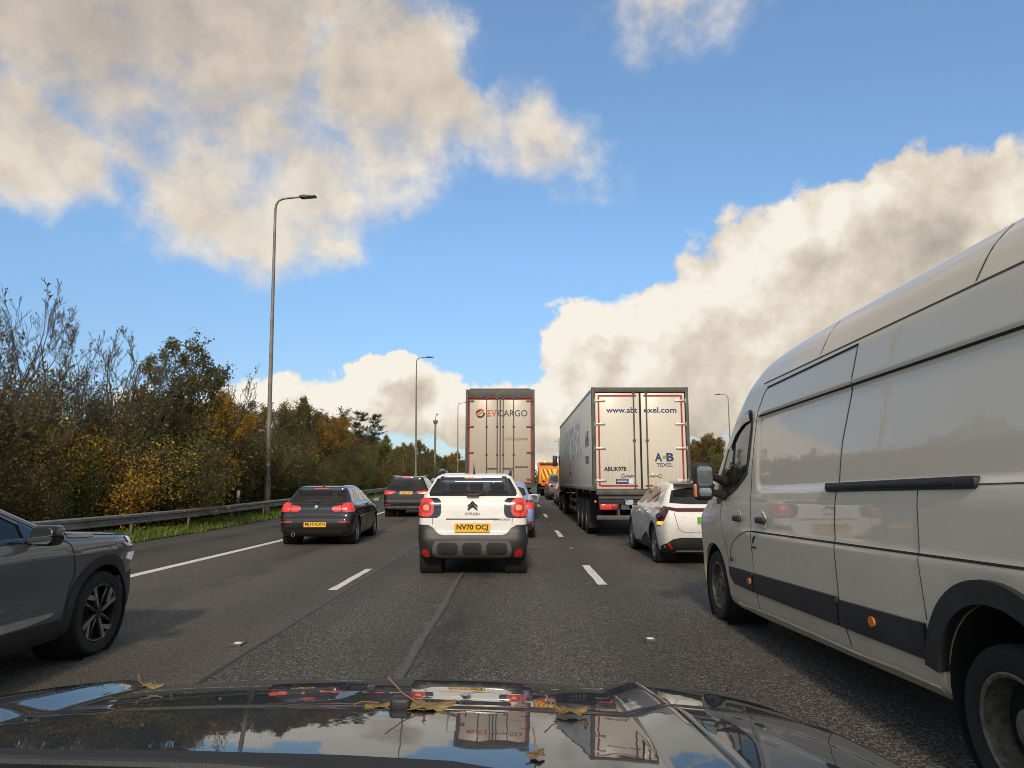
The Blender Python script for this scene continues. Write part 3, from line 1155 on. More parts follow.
mp = thing('marker_post', 'small pale marker post in the verge behind the barrier, left of the lighting column', 'marker post', (-10.9, 27.2, ground_z(27.2)))
MB().prism(rrect(-0.06, 0, 0.06, 1.15, 0.03), 'y', -0.03, 0.03, bev=0.008).build('post', 'lantern_grey', mp)
MB().prism(rrect(-0.055, 0.82, 0.055, 1.08, 0.02), 'y', -0.036, -0.031).build('plate', 'ink_white', mp)

# ---------------------------------------------------------------- grass of the verge
rg = np.random.default_rng(5)


def grass_patch(name, x0, x1, y0, y1, n, hmin, hmax, power=1.6):
    u = rg.random(n)
    y = y0 + (y1 - y0) * u ** power
    x = x0 + (x1 - x0) * rg.random(n)
    # tufts
    d = np.sin(x * 5.1 + np.sin(y * 1.3) * 2) * np.sin(y * 2.3 + np.cos(x * 3.0))
    keep = rg.random(n) < 0.45 + 0.5 * d
    x, y = x[keep], y[keep]
    n = len(x)
    z = np.array([ground_z(v) for v in y]) + 0.015
    h = hmin + (hmax - hmin) * rg.random(n) ** 1.6
    a = rg.random(n) * 2 * PI
    w = 0.006 + 0.010 * rg.random(n) + 0.0003 * y
    bend = 0.10 * rg.random(n) * h / 0.15
    b = rg.random(n) * 2 * PI
    V = np.zeros((n, 5, 3))
    dx, dy = np.cos(a) * w, np.sin(a) * w
    bx, by = np.cos(b) * bend, np.sin(b) * bend
    V[:, 0] = np.stack([x - dx, y - dy, z], 1)
    V[:, 1] = np.stack([x + dx, y + dy, z], 1)
    V[:, 2] = np.stack([x + dx * .8 + bx * .4, y + dy * .8 + by * .4, z + h * .6], 1)
    V[:, 3] = np.stack([x - dx * .8 + bx * .4, y - dy * .8 + by * .4, z + h * .6], 1)
    V[:, 4] = np.stack([x + bx, y + by, z + h], 1)
    me = bpy.data.meshes.new(name)
    idx = np.arange(n)[:, None] * 5
    q = (idx + np.array([[0, 1, 2, 3]])).tolist()
    t3 = (idx + np.array([[3, 2, 4]])).tolist()
    me.from_pydata(V.reshape(-1, 3).tolist(), [], q + t3)
    o = link(name, me, 'grass_blade', None, 0)
    o['kind'] = 'stuff'
    o['label'] = 'short green grass along the verge under the barrier'
    return o


def leaf_material(name, stops, trans=0.35, rough=0.6, shift=0.35):
    m = bpy.data.materials.new(name)
    m.use_nodes = True
    t = m.node_tree
    t.nodes.clear()
    k = NT(t)
    g = k.n('ShaderNodeNewGeometry')
    oi = k.n('ShaderNodeObjectInfo')
    f = k.m('ADD', k.m('MULTIPLY', g.outputs['Random Per Island'], 1.0 - shift * 0.5), k.m('MULTIPLY', k.m('SUBTRACT', oi.outputs['Random'], 0.4), shift), clamp=True)
    c = k.ramp(f, stops)
    df = k.n('ShaderNodeBsdfPrincipled', {'Base Color': c, 'Roughness': rough, 'Specular IOR Level': 0.3})
    tr = k.n('ShaderNodeBsdfTranslucent', {'Color': c})
    mx = k.n('ShaderNodeMixShader', {0: trans})
    k.t.links.new(df.outputs[0], mx.inputs[1])
    k.t.links.new(tr.outputs[0], mx.inputs[2])
    o = k.n('ShaderNodeOutputMaterial')
    k.t.links.new(mx.outputs[0], o.inputs[0])
    MATS[name] = m


leaf_material('grass_blade', [(0, (0.095, 0.155, 0.022)), (0.6, (0.15, 0.215, 0.034)), (0.85, (0.22, 0.23, 0.055)), (1, (0.30, 0.25, 0.11))], 0.4)
grass_patch('grass', -11.6, -9.42, 4, 95, 80000, 0.05, 0.20)


# ================================================================== trees and thicket
leaf_material('leaf_olive', [(0, (0.066, 0.070, 0.020)), (0.45, (0.142, 0.126, 0.033)), (0.8, (0.232, 0.179, 0.044)), (1, (0.363, 0.241, 0.051))], 0.48)
leaf_material('leaf_brown', [(0, (0.090, 0.066, 0.025)), (0.5, (0.190, 0.138, 0.040)), (0.85, (0.30, 0.195, 0.046)), (1, (0.42, 0.27, 0.048))], 0.48)
leaf_material('leaf_gold', [(0, (0.165, 0.091, 0.020)), (0.5, (0.363, 0.206, 0.029)), (0.85, (0.596, 0.332, 0.037)), (1, (0.600, 0.464, 0.051))], 0.48)
leaf_material('leaf_green', [(0, (0.060, 0.091, 0.020)), (0.5, (0.133, 0.179, 0.029)), (0.9, (0.232, 0.256, 0.046)), (1, (0.363, 0.315, 0.058))], 0.48)
leaf_material('needle_green', [(0, (0.012, 0.020, 0.010)), (0.6, (0.025, 0.038, 0.016)), (1, (0.050, 0.060, 0.024))], 0.15)
pmat('bark_grey', (0.075, 0.064, 0.050), 0.9, vary=0.4, vscale=8, bump=0.4, bscale=40)
pmat('bark_dark', (0.050, 0.040, 0.030), 0.9, vary=0.4, vscale=8)
pmat('bark_pale', (0.155, 0.14, 0.11), 0.9, vary=0.45, vscale=9, bump=0.4, bscale=40)


def grow(seed, H, stems, spread, levels, kids, trunk_r, up=0.55, curl=0.25, base_spread=0.3, shrink=0.62, first=0.30, min_r=0.004):
    """branch skeleton: polylines with radii, and points on the young wood"""
    rnd = random.Random(seed)
    tubes, tips = [], []

    def branch(p, d, L, r, lev):
        n = 5 if lev < 2 else 4
        pts, rs = [p.copy()], [r]
        q = p.copy()
        dd = d.copy()
        for i in range(n):
            dd = (dd + Vector((rnd.gauss(0, curl), rnd.gauss(0, curl), rnd.gauss(0, curl * 0.6) + up * 0.16))).normalized()
            q = q + dd * (L / n)
            pts.append(q.copy())
            rs.append(max(min_r, r * (1 - 0.75 * (i + 1) / n)))
        tubes.append((pts, rs, lev))
        if lev >= levels - 1:
            for a in pts[1:]:
                tips.append((a, dd.copy(), lev))
        if lev < levels:
            nk = kids[min(lev, len(kids) - 1)]
            for j in range(nk):
                f = first + (1 - first) * (j + rnd.random()) / nk
                i = min(n - 1, int(f * n))
                a = pts[i].lerp(pts[i + 1], f * n - i)
                base = (pts[i + 1] - pts[i]).normalized()
                ang = rnd.uniform(0.45, 0.95)
                ax = base.orthogonal().normalized()
                ax.rotate(Quaternion(base, rnd.uniform(0, 2 * PI)))
                nd = (base * math.cos(ang) + ax * math.sin(ang)).normalized()
                nd = (nd + Vector((0, 0, up * 0.35))).normalized()
                branch(a, nd, L * shrink * rnd.uniform(0.65, 1.1) * (1.15 - 0.45 * f), max(min_r, rs[i] * 0.58), lev + 1)

    for s in range(stems):
        a = 2 * PI * (s + rnd.random() * 0.7) / stems
        sp = spread * (0.35 + 0.65 * rnd.random()) if stems > 1 else spread * 0.2
        d = Vector((math.cos(a) * sp, math.sin(a) * sp, 1)).normalized()
        p = Vector((math.cos(a) * base_spread * rnd.random(), math.sin(a) * base_spread * rnd.random(), -0.1))
        branch(p, d, H * (0.62 if levels > 2 else 0.8) * rnd.uniform(0.8, 1.1), trunk_r * rnd.uniform(0.7, 1.1), 0)
    # fit the height
    zmax = max(p.z for t in tubes for p in t[0])
    k = H / zmax
    for pts, rs, lev in tubes:
        for p in pts:
            p *= k
    return tubes, [(a, d) for a, d, l in tips], k


def wood_mesh(tubes, name, seg=(6, 5, 3, 3, 3)):
    V, F = [], []
    for pts, rs, lev in tubes:
        n = seg[min(lev, len(seg) - 1)]
        prev = None
        start = len(V)
        for i, p in enumerate(pts):
            d = (pts[min(i + 1, len(pts) - 1)] - pts[max(i - 1, 0)])
            if d.length < 1e-6:
                d = Vector((0, 0, 1))
            d.normalize()
            if prev is None:
                u = d.orthogonal().normalized()
            else:
                u = prev - d * prev.dot(d)
                u = u.normalized() if u.length > 1e-5 else d.orthogonal().normalized()
            prev = u
            v = d.cross(u)
            for k in range(n):
                a = 2 * PI * k / n
                V.append(tuple(p + (u * math.cos(a) + v * math.sin(a)) * rs[i]))
        for i in range(len(pts) - 1):
            a0 = start + i * n
            for k in range(n):
                F.append((a0 + k, a0 + (k + 1) % n, a0 + n + (k + 1) % n, a0 + n + k))
    me = bpy.data.meshes.new(name)
    me.from_pydata(V, [], F)
    return me


def leaf_mesh(points, per, size, scatter, name, seed, droop=0.3, aspect=1.7):
    g = np.random.default_rng(seed)
    P = np.array([tuple(p) for p in points])
    n = int(len(P) * per)
    i = g.integers(0, len(P), n)
    C = P[i] + g.normal(0, scatter, (n, 3))
    C[:, 2] = np.maximum(C[:, 2], 0.03)
    A = g.normal(0, 1, (n, 3))
    A[:, 2] -= droop
    A /= np.linalg.norm(A, axis=1)[:, None]
    Bv = np.cross(A, g.normal(0, 1, (n, 3)))
    Bv /= np.linalg.norm(Bv, axis=1)[:, None] + 1e-9
    s = size * (0.55 + 0.9 * g.random(n))[:, None]
    V = np.stack([C - A * s * aspect * .5, C + Bv * s * .5 - A * s * .1, C + A * s * aspect * .5, C - Bv * s * .5 - A * s * .1], 1)
    me = bpy.data.meshes.new(name)
    me.from_pydata(V.reshape(-1, 3).tolist(), [], np.arange(n * 4).reshape(-1, 4).tolist())
    return me


def fill_points(tips, n, seed, squash=0.9, floor=0.05):
    """extra points between the twig ends and the middle of the bush, so that it is dense to the ground"""
    g = random.Random(seed)
    out = [p for p, d in tips]
    m = len(out)
    for _ in range(n):
        p = out[g.randrange(m)]
        f = g.uniform(0.55, 1.0)
        out.append(Vector((p.x * g.uniform(0.7, 1.05), p.y * g.uniform(0.7, 1.05), max(floor, p.z * f * squash))))
    return out


TREE = {}


def kind(key, wood, bark, leaves, leaf_mat, cat_part='trunk'):
    TREE[key] = (wood, bark, leaves, leaf_mat)


def make_kinds():
    # bare multi-stemmed ash/alder, a fan of fine twigs
    for q, (seed, H) in enumerate(((11, 7.8), (23, 7.2), (31, 7.0))):
        tb, tips, k = grow(seed, H, 6, 0.55, 4, (6, 5, 5, 3), 0.075, up=0.75, curl=0.13, shrink=0.52, first=0.28, min_r=0.0055)
        kind('bare%d' % q, wood_mesh(tb, 'trunk'), 'bark_grey', leaf_mesh([p for p, d in tips[::9]], 0.6, 0.045, 0.02, 'crown', seed), 'leaf_brown')
    # loose trees with thinning leaves
    for q, (seed, H, lm, per) in enumerate(((41, 7.4, 'leaf_olive', 1.3), (53, 6.8, 'leaf_brown', 1.5), (67, 6.6, 'leaf_gold', 1.2), (79, 7.0, 'leaf_green', 1.8))):
        tb, tips, k = grow(seed, H, 3, 0.40, 4, (6, 5, 4, 3), 0.085, up=0.5, curl=0.17, shrink=0.55, first=0.22, min_r=0.006)
        kind('leafy%d' % q, wood_mesh(tb, 'trunk'), 'bark_dark', leaf_mesh([p for p, d in tips], per * 2.6, 0.058, 0.10, 'crown', seed), lm)
    # dense shrubs
    for q, (seed, H, lm) in enumerate(((101, 3.6, 'leaf_olive'), (113, 4.2, 'leaf_brown'), (127, 3.4, 'leaf_gold'), (139, 3.2, 'leaf_green'), (151, 4.6, 'leaf_olive'))):
        tb, tips, k = grow(seed, H, 9, 0.85, 3, (7, 6, 4), 0.035, up=0.42, curl=0.20, base_spread=0.7, shrink=0.58, first=0.10, min_r=0.006)
        pts = fill_points(tips, int(len(tips) * 1.3), seed)
        kind('shrub%d' % q, wood_mesh(tb, 'stems', (5, 4, 3, 3)), 'bark_grey' if q % 2 else 'bark_dark', leaf_mesh(pts, 12000 / len(pts), 0.052, 0.15, 'crown', seed), lm)
    # pines with layered limbs
    for q, (seed, H) in enumerate(((171, 7.6), (183, 6.6))):
        rnd = random.Random(seed)
        tubes = [([Vector((0, 0, -0.1)), Vector((0.05, 0, H * .5)), Vector((0, 0.03, H))], [0.11, 0.07, 0.012], 0)]
        pts = []
        z = 1.0
        while z < H - 0.15:
            f = 1 - z / H
            for j in range(5):
                a = rnd.uniform(0, 2 * PI)
                L = (0.35 + 2.3 * f ** 0.8) * rnd.uniform(0.55, 1.15)
                e = rnd.uniform(0.05, 0.45)
                bp = [Vector((0, 0, z))]
                for s in range(1, 5):
                    t = s / 4
                    bp.append(Vector((math.cos(a) * L * t, math.sin(a) * L * t, z + L * (e * t - 0.35 * t * t + 0.32 * t ** 3))))
                tubes.append((bp, [0.03, 0.022, 0.016, 0.010, 0.005], 2))
                for s in range(26):
                    t = 0.25 + 0.75 * rnd.random()
                    i = min(3, int(t * 4))
                    pts.append(bp[i].lerp(bp[i + 1], t * 4 - i) + Vector((rnd.gauss(0, .10 * L * .5), rnd.gauss(0, .10 * L * .5), rnd.gauss(0, .04))))
            z += rnd.uniform(0.26, 0.42)
        kind('pine%d' % q, wood_mesh(tubes, 'trunk', (7, 5, 4)), 'bark_dark', leaf_mesh(pts, 9000 / len(pts), 0.030, 0.06, 'crown', seed, -0.3, 6.0), 'needle_green')


make_kinds()
NAMES = {'bare': ('bare_tree', 'tree'), 'leafy': ('deciduous_tree', 'tree'), 'shrub': ('shrub', 'shrub'), 'pine': ('pine_tree', 'tree')}


def plant(key, x, y, rot, sc, label, group):
    wood, bark, leaves, lm = TREE[key]
    nm, cat = NAMES[key.rstrip('0123456789')]
    t = thing(nm, label, cat, (x, y, ground_z(y)), rot, group)
    t.scale = (sc, sc, sc)
    for me, mt, pn in ((wood, bark, 'stems' if nm == 'shrub' else 'trunk'), (leaves, lm, 'crown')):
        o = bpy.data.objects.new(pn, me)
        COL.objects.link(o)
        if not me.materials:
            me.materials.append(MATS[mt])
        o.parent = t
    return t


rt = random.Random(77)
G1 = 'trees behind the left barrier'
G2 = 'shrubs along the left verge'
# trees that can be told apart
plant('bare0', -13.6, 22.3, 0.4, 0.98, 'tall bare tree with a wide fan of pale stems, biggest bare crown at left', G1)
plant('bare1', -14.3, 17.2, 2.2, 0.97, 'bare tree cut by the left edge of the picture', G1)
plant('bare2', -13.6, 24.4, 1.0, 0.86, 'bare tree leaning against the right flank of the tallest bare crown', G1)
plant('leafy0', -13.9, 28.3, 0.9, 1.0, 'olive leaved tree with thinning crown right of the tall bare tree', G1)
plant('leafy2', -13.2, 27.0, 2.0, 0.80, 'golden orange tree in front of the olive leaved tree', G1)
plant('bare1', -13.8, 32.0, 4.0, 0.96, 'bare twiggy tree just left of the nearest lighting column', G1)
plant('bare2', -14.4, 35.5, 5.2, 0.90, 'small bare tree behind the nearest lighting column', G1)
plant('leafy0', -14.3, 43.0, 3.3, 0.92, 'olive tree with an airy top right of the nearest lighting column', G1)
plant('pine1', -14.6, 46.5, 0.3, 1.0, 'smaller dark pine among the autumn trees, left of the pine pair', G1)
plant('leafy2', -13.6, 45.0, 1.3, 0.84, 'golden yellow tree below the smaller pine', G1)
plant('pine0', -14.4, 63.0, 1.1, 1.0, 'left one of the pair of dark pines over the hedge', G1)
plant('pine0', -14.0, 68.0, 3.6, 1.02, 'right one of the pair of dark pines over the hedge', G1)
plant('leafy1', -14.2, 52.0, 0.2, 1.0, 'brown leaved tree between the smaller pine and the pine pair', G1)
plant('leafy3', -13.2, 57.0, 2.2, 0.80, 'green tree in front of the left pine', G1)
plant('shrub3', -12.3, 23.2, 0.5, 1.0, 'bright green rounded bush at the foot of the golden orange tree', G2)
plant('shrub2', -12.9, 20.6, 1.5, 0.95, 'golden shrub in front of the tall bare tree stems', G2)
plant('shrub3', -12.2, 50.0, 2.5, 1.1, 'deep green bush at the verge left of the dark SUV', G2)
# the thicket in front
labs = {'0': 'olive shrub in the roadside thicket behind the barrier', '1': 'brown leaved shrub in the roadside thicket behind the barrier', '2': 'golden shrub in the roadside thicket behind the barrier',
        '3': 'green shrub in the roadside thicket behind the barrier', '4': 'tall olive shrub in the roadside thicket behind the barrier'}
y = 8.0
i = 0
while y < 150:
    key = 'shrub' + '0304013040240034'[i % 16]
    x = -12.6 + rt.uniform(-0.5, 0.4) + (0.0003 * (y - 60) ** 2 if y > 60 else 0)
    plant(key, x, y, rt.uniform(0, 6.28), rt.uniform(0.82, 1.08) * (0.72 if 15 < y < 22.5 else 1.0), labs[key[-1]], 'shrubs of the left thicket of kind ' + key[-1])
    key2 = 'shrub' + '4402403140243404'[(i * 5 + 3) % 16]
    plant(key2, x - 1.7 + rt.uniform(-.3, .3), y + 0.8, rt.uniform(0, 6.28), rt.uniform(1.0, 1.25), labs[key2[-1]], 'shrubs of the left thicket of kind ' + key2[-1])
    y += 1.9 if y < 45 else 2.9 if y < 90 else 4.2
    i += 1
tl = {'0': 'olive tree in the row behind the left thicket', '1': 'brown tree in the row behind the left thicket', '2': 'golden tree in the row behind the left thicket', '3': 'green tree in the row behind the left thicket'}
y = 38.0
i = 0
while y < 170:
    key = 'leafy' + '1013012110321'[i % 13]
    x = -15.6 + rt.uniform(-0.8, 0.8) + (0.0003 * (y - 60) ** 2 if y > 60 else 0)
    plant(key, x, y, rt.uniform(0, 6.28), rt.uniform(0.78, 0.98), tl[key[-1]], 'back row trees of kind ' + key[-1])
    y += 4.2 if y < 80 else 5.5
    i += 1
y = 12.0
while y < 38:
    plant('shrub4', -16.6 + rt.uniform(-.5, .5), y, rt.uniform(0, 6.28), rt.uniform(1.15, 1.35), 'tall olive shrub in the second rank of the left thicket', 'second rank shrubs on the left')
    y += 2.6
# far right, beyond the other carriageway
y = 52.0
i = 0
while y < 170:
    key = 'leafy' + '1210131'[i % 7]
    plant(key, 21.5 + rt.uniform(-1.2, 1.2) + (y - 52) * 0.03, y, rt.uniform(0, 6.28), rt.uniform(0.80, 1.0), {'0': 'olive', '1': 'brown', '2': 'golden', '3': 'green'}[key[-1]] + ' tree beyond the road on the far right side', 'far right trees of kind ' + key[-1])
    if i % 2 == 0:
        plant('shrub1', 20.2 + (y - 52) * 0.03, y + 1.2, rt.uniform(0, 6.28), 1.05, 'brown shrub below the trees on the far right side', 'far right shrubs')
    y += 3.6
    i += 1
# distant wood closing the view, and one added unseen behind to darken reflections
bk = [Vector((rt.uniform(-130, 130), rt.uniform(-120, -75), abs(rt.gauss(0, 3.4)) + 0.3)) for _ in range(2600)]
bw = link('added_rear_wood', leaf_mesh(bk, 7, 1.0, 1.2, 'added_rear_wood', 12), 'leaf_olive', None, 0)
bw['kind'] = 'stuff'
bw['label'] = 'olive brown wood added behind the camera to darken reflections in the cars'
pts = [Vector((rt.uniform(-160, 170), rt.uniform(380, 470), ground_z(400) + abs(rt.gauss(0, 2.6)) + 0.3)) for _ in range(2600)]
fw = link('far_wood', leaf_mesh(pts, 7, 1.1, 1.3, 'far_wood', 9), 'leaf_brown', None, 0)
fw['kind'] = 'stuff'
fw['label'] = 'distant brown wood across the end of the road'


# ================================================================== vehicles
def assemble(t, B, col, yr, yf, half, Rt, tw, ar, style='five', rim='rim_silver', spokes=5, extra_cuts=(), rim_r=None, inset=0.015):
    body = link('body', B.mesh('body'), col, t)
    cs = []
    for y in (yr, yf):
        for s in (-1, 1):
            cs.append(cyl_mesh(y, Rt + 0.01, ar, *(sorted((s * (half - 0.40), s * (half + 0.5))))))
    cut(body, cs + list(extra_cuts))
    liners(t, [(s * half, y, Rt + 0.01) for y in (yr, yf) for s in (-1, 1)], ar)
    for y in (yr, yf):
        for s in (-1, 1):
            wheel(t, s * (half - inset - tw / 2), y, Rt, Rt, tw, style, s, rim, rim_r, spokes)
    return body


def arc_band(y, z, r0, r1, a0, a1, n=18):
    """ring segment in the side view (degrees from +y, counter-clockwise through +z)"""
    out = [(y + r1 * math.cos(R(a0 + (a1 - a0) * k / n)), z + r1 * math.sin(R(a0 + (a1 - a0) * k / n))) for k in range(n + 1)]
    inn = [(y + r0 * math.cos(R(a0 + (a1 - a0) * k / n)), z + r0 * math.sin(R(a0 + (a1 - a0) * k / n))) for k in range(n + 1)]
    return out + inn[::-1]


def at(y, x):
    return (x, y, ground_z(y))




def cabin_seats(t, y, z, h, xs=(-0.36, 0.0, 0.36)):
    """seat backs with head restraints, seen through the rear glass"""
    mb = MB()
    for x in xs:
        mb.box((x, y, z + h / 2), (0.40 if len(xs) == 2 else 0.35, 0.16, h), bev=0.05)
        mb.box((x, y - 0.03, z + h + 0.09), (0.24, 0.10, 0.17), bev=0.04)
        for s in (-0.06, 0.06):
            mb.tube([(x + s, y, z + h - 0.02), (x + s, y - 0.02, z + h + 0.06)], 0.008, 6)
    return mb.build('seat_row', 'seat_cloth', t)


def glass_mat(name, tint, alpha):
    m, k, b, o = new_mat(name)
    k.set(b.inputs['Base Color'], (0.01, 0.012, 0.014))
    tr = k.n('ShaderNodeBsdfTransparent', {'Color': tint})
    fr = k.n('ShaderNodeFresnel', {'IOR': 1.5})
    gl = k.n('ShaderNodeBsdfGlossy', {'Roughness': 0.01, 'Color': (1, 1, 1)})
    mx = k.n('ShaderNodeMixShader', {0: k.m('ADD', k.m('MULTIPLY', fr.outputs[0], 0.5), alpha, clamp=True)})
    k.t.links.new(tr.outputs[0], mx.inputs[1])
    k.t.links.new(gl.outputs[0], mx.inputs[2])
    k.t.links.new(mx.outputs[0], o.inputs[0])
    return m


glass_mat('glass_clear', (0.72, 0.76, 0.74), 0.03)
glass_mat('glass_tinted', (0.40, 0.41, 0.40), 0.05)

# ---------------------------------------------------------------- white crossover straight ahead
def white_crossover():
    t = thing('crossover_car', 'white crossover car ahead in our lane with black bumper cladding, brake lights on', 'car',
              at(10.95, -0.69), 0.0, rotx=0.0)
    prof = [(0.45, 0.24), (0.16, 0.27), (0.03, 0.36), (0.0, 0.48), (0.0, 0.62), (0.05, 0.68), (0.075, 0.90), (0.09, 1.12), (0.15, 1.235),
            (0.33, 1.50), (0.29, 1.565), (0.42, 1.60), (0.9, 1.628), (1.6, 1.635), (2.3, 1.60), (2.65, 1.50), (3.3, 1.10), (3.5, 1.04), (3.95, 0.96), (4.12, 0.80),
            (4.16, 0.55), (4.12, 0.35), (3.95, 0.24), (2.0, 0.22)]
    wsec = [(0.2, 0.80), (0.36, 0.845), (0.55, 0.875), (0.75, 0.88), (1.0, 0.868), (1.18, 0.835), (1.27, 0.785), (1.45, 0.68), (1.60, 0.60)]
    B = Body(prof, wsec, 4.16, rear=(0.45, 0.075), front=(0.9, 0.16), k=0.11, spine=0.85, n=(40, 96, 44), ends=(0.6, 1.1))
    rw = [(-0.68, 1.27), (0.68, 1.27), (0.665, 1.33), (0.555, 1.52), (0.51, 1.532), (-0.51, 1.532), (-0.555, 1.52), (-0.665, 1.33)]
    cab = tmp_mesh(MB().prism([(0.45, 0.85), (0.32, 1.20), (0.52, 1.54), (2.25, 1.53), (2.55, 1.44), (3.05, 1.12), (3.05, 0.85)], 'x', -0.56, 0.56))
    scr = [(-0.62, 1.18), (0.62, 1.18), (0.53, 1.46), (-0.53, 1.46)]
    assemble(t, B, 'white_paint', 0.70, 3.31, 0.872, 0.335, 0.215, 0.40, 'five', 'rim_silver',
             extra_cuts=[cab, tmp_mesh(MB().prism(rw, 'y', -0.6, 0.8)), tmp_mesh(MB().prism(scr, 'y', 2.4, 4.6))])
    cabin_seats(t, 1.15, 0.72, 0.60)
    cabin_seats(t, 2.05, 0.70, 0.62, (-0.34, 0.34))
    # black lower cladding: bumper with raised corners, centre skid plate
    corner = [(-0.90, 0.20), (-0.90, 0.80), (-0.70, 0.80), (-0.62, 0.755), (-0.53, 0.655), (-0.46, 0.64), (0.46, 0.64), (0.53, 0.655), (0.62, 0.755), (0.70, 0.80), (0.90, 0.80), (0.90, 0.20)]
    bump = B.put('bumper_cladding', 'grey_plastic', t, corner, 'rear', 0.012, 0.05, 0.045)
    skid = [(-0.58, 0.29), (-0.635, 0.40), (-0.59, 0.545), (-0.54, 0.56), (0.54, 0.56), (0.59, 0.545), (0.635, 0.40), (0.58, 0.29)]
    sk = B.put('skid_plate', 'silver_trim_dull', t, chaikin(skid, 2), 'rear', 0.020, 0.03, 0.04)
    for c in (-0.385, 0.0, 0.385):
        hw = 0.15 if c == 0 else 0.16
        B.put('vent_insert', 'black_plastic', sk, rrect(c - hw, 0.36, c + hw, 0.525, 0.05), 'rear', 0.026, 0.02, 0.05)
    for s in (-1, 1):
        B.put('reflector', 'red_lens', bump, chaikin([(s * 0.66, 0.31), (s * 0.78, 0.33), (s * 0.77, 0.43), (s * 0.72, 0.43), (s * 0.66, 0.38)], 1), 'rear', 0.022, 0.02, 0.04)
    # lamps
    for s in (-1, 1):
        sur = B.put('light_surround', 'gloss_black', t, rrect(min(s * 0.50, s * 0.90), 0.905, max(s * 0.50, s * 0.90), 1.215, 0.09), 'rear', 0.008, 0.03, 0.04)
        tl = B.put('tail_light', 'red_lit', t, rrect(min(s * 0.615, s * 0.875), 0.925, max(s * 0.615, s * 0.875), 1.20, 0.085), 'rear', 0.024, 0.03, 0.035)
        lo, hi = min(s * 0.655, s * 0.80), max(s * 0.655, s * 0.80)
        B.put('light_ring', 'red_lens', tl, rrect(lo, 0.985, hi, 1.14, 0.05), 'rear', 0.027, 0.004, 0.03)
        B.put('bulb_glow', 'red_glow', tl, rrect(lo + 0.03, 1.02, hi - 0.03, 1.105, 0.035), 'rear', 0.030, 0.004, 0.03)
    # glass, wiper, brake light
    B.put('rear_window', 'glass_tinted', t, chaikin([(-0.70, 1.255), (0.70, 1.255), (0.685, 1.32), (0.57, 1.53), (0.52, 1.545), (-0.52, 1.545), (-0.57, 1.53), (-0.685, 1.32)], 1), 'rear', 0.006, 0.003, 0.05)
    wb = MB()
    for pts in ([(-0.69, 1.262), (0.69, 1.262)], [(-0.685, 1.27), (-0.67, 1.33), (-0.565, 1.52)], [(0.685, 1.27), (0.67, 1.33), (0.565, 1.52)], [(-0.53, 1.537), (0.53, 1.537)]):
        wb.mesh(tmp_mesh(B.panel(stroke(pts, 0.035), 'rear', 0.009, 0.008, 0.04)))
    wb.build('window_band', 'gloss_black', t)
    hl = B.put('high_brake_light', 'red_bright', t, rrect(-0.15, 1.528, 0.15, 1.558, 0.012), 'rear', 0.012, 0.02, 0.04)
    MB().tube([(0.0, 0.09, 1.25), (0.06, 0.105, 1.275), (0.17, 0.14, 1.29)], 0.014, 6).box((-0.0, 0.10, 1.26), (0.20, 0.05, 0.045), bev=0.015).build('rear_wiper', 'black_plastic', t)
    # hatch seams, crease and badge
    sm = MB()
    for s in (-1, 1):
        for pts in ([(s * 0.625, 1.20), (s * 0.63, 0.90), (s * 0.625, 0.80)],):
            sm.mesh(tmp_mesh(B.panel(stroke(pts, 0.010), 'rear', 0.002, 0.01, 0.05)))
    sm.mesh(tmp_mesh(B.panel(stroke([(-0.42, 0.885), (0.42, 0.885)], 0.022), 'rear', 0.004, 0.01, 0.05)))
    sm.build('hatch_seam', 'seam_grey', t)
    bd = MB()
    for dz in (0.0, 0.052):
        for s in (-1, 1):
            bd.prism([(0, 1.085 + dz), (s * 0.078, 1.022 + dz), (s * 0.078, 1.048 + dz), (0, 1.118 + dz)], 'y', 0.055, 0.073)
    bd.build('emblem', 'ink_chrome_dark', t)
    lettering('CITROËN', 0.055, 'ink_grey', t, (0, 0.062, 0.975), width=0.24)
    lettering('C3 AIRCROSS', 0.04, 'ink_grey', t, (0.46, 0.058, 0.885), width=0.26)
    plate(t, 'NV70 OCJ', 0.0, 0.026, 0.755, 0.0, 0.56, 0.135)
    # roof rails, aerial, antenna pod, door mirrors
    for s in (-1, 1):
        MB().tube([(s * 0.585, 0.62, 1.60), (s * 0.60, 0.72, 1.655), (s * 0.605, 1.2, 1.685), (s * 0.60, 1.9, 1.66), (s * 0.59, 2.1, 1.60)], [0.02, 0.026, 0.022, 0.022, 0.02], 8).build('roof_rail', 'gloss_black', t)
    MB().tube([(0.0, 0.48, 1.60), (0.0, 0.42, 1.65), (0.0, 0.30, 1.78)], [0.022, 0.012, 0.004], 8).build('aerial', 'black_plastic', t)
    for s in (-1, 1):
        mirror_pod(t, s * 0.86, 2.75, 1.16, s, 'white_paint', 0.20, 0.16)
    # flanks
    B.pair('side_window', 'glass_dark', t, chaikin([(0.75, 1.27), (0.95, 1.50), (1.7, 1.535), (1.7, 1.24)], 1))
    B.pair('side_window', 'glass_dark', t, chaikin([(1.75, 1.24), (1.75, 1.535), (2.35, 1.50), (2.85, 1.20)], 1))
    B.put('windscreen', 'glass_clear', t, [(-0.70, 1.13), (0.70, 1.13), (0.56, 1.50), (-0.56, 1.50)], 'front', 0.005, 0.02, 0.08)
    for yy in (0.70, 3.31):
        B.pair('arch_cladding', 'grey_plastic', t, arc_band(yy, 0.345, 0.395, 0.475, -10, 190), 0.012, 0.04, 0.06)
    B.pair('sill_cladding', 'grey_plastic', t, [(1.1, 0.24), (2.92, 0.24), (2.90, 0.42), (1.14, 0.42)], 0.010, 0.03, 0.1)
    return t


def tmp_mesh(mb):
    me = bpy.data.meshes.new('tmp')
    mb.bm.to_mesh(me)
    mb.bm.free()
    return me


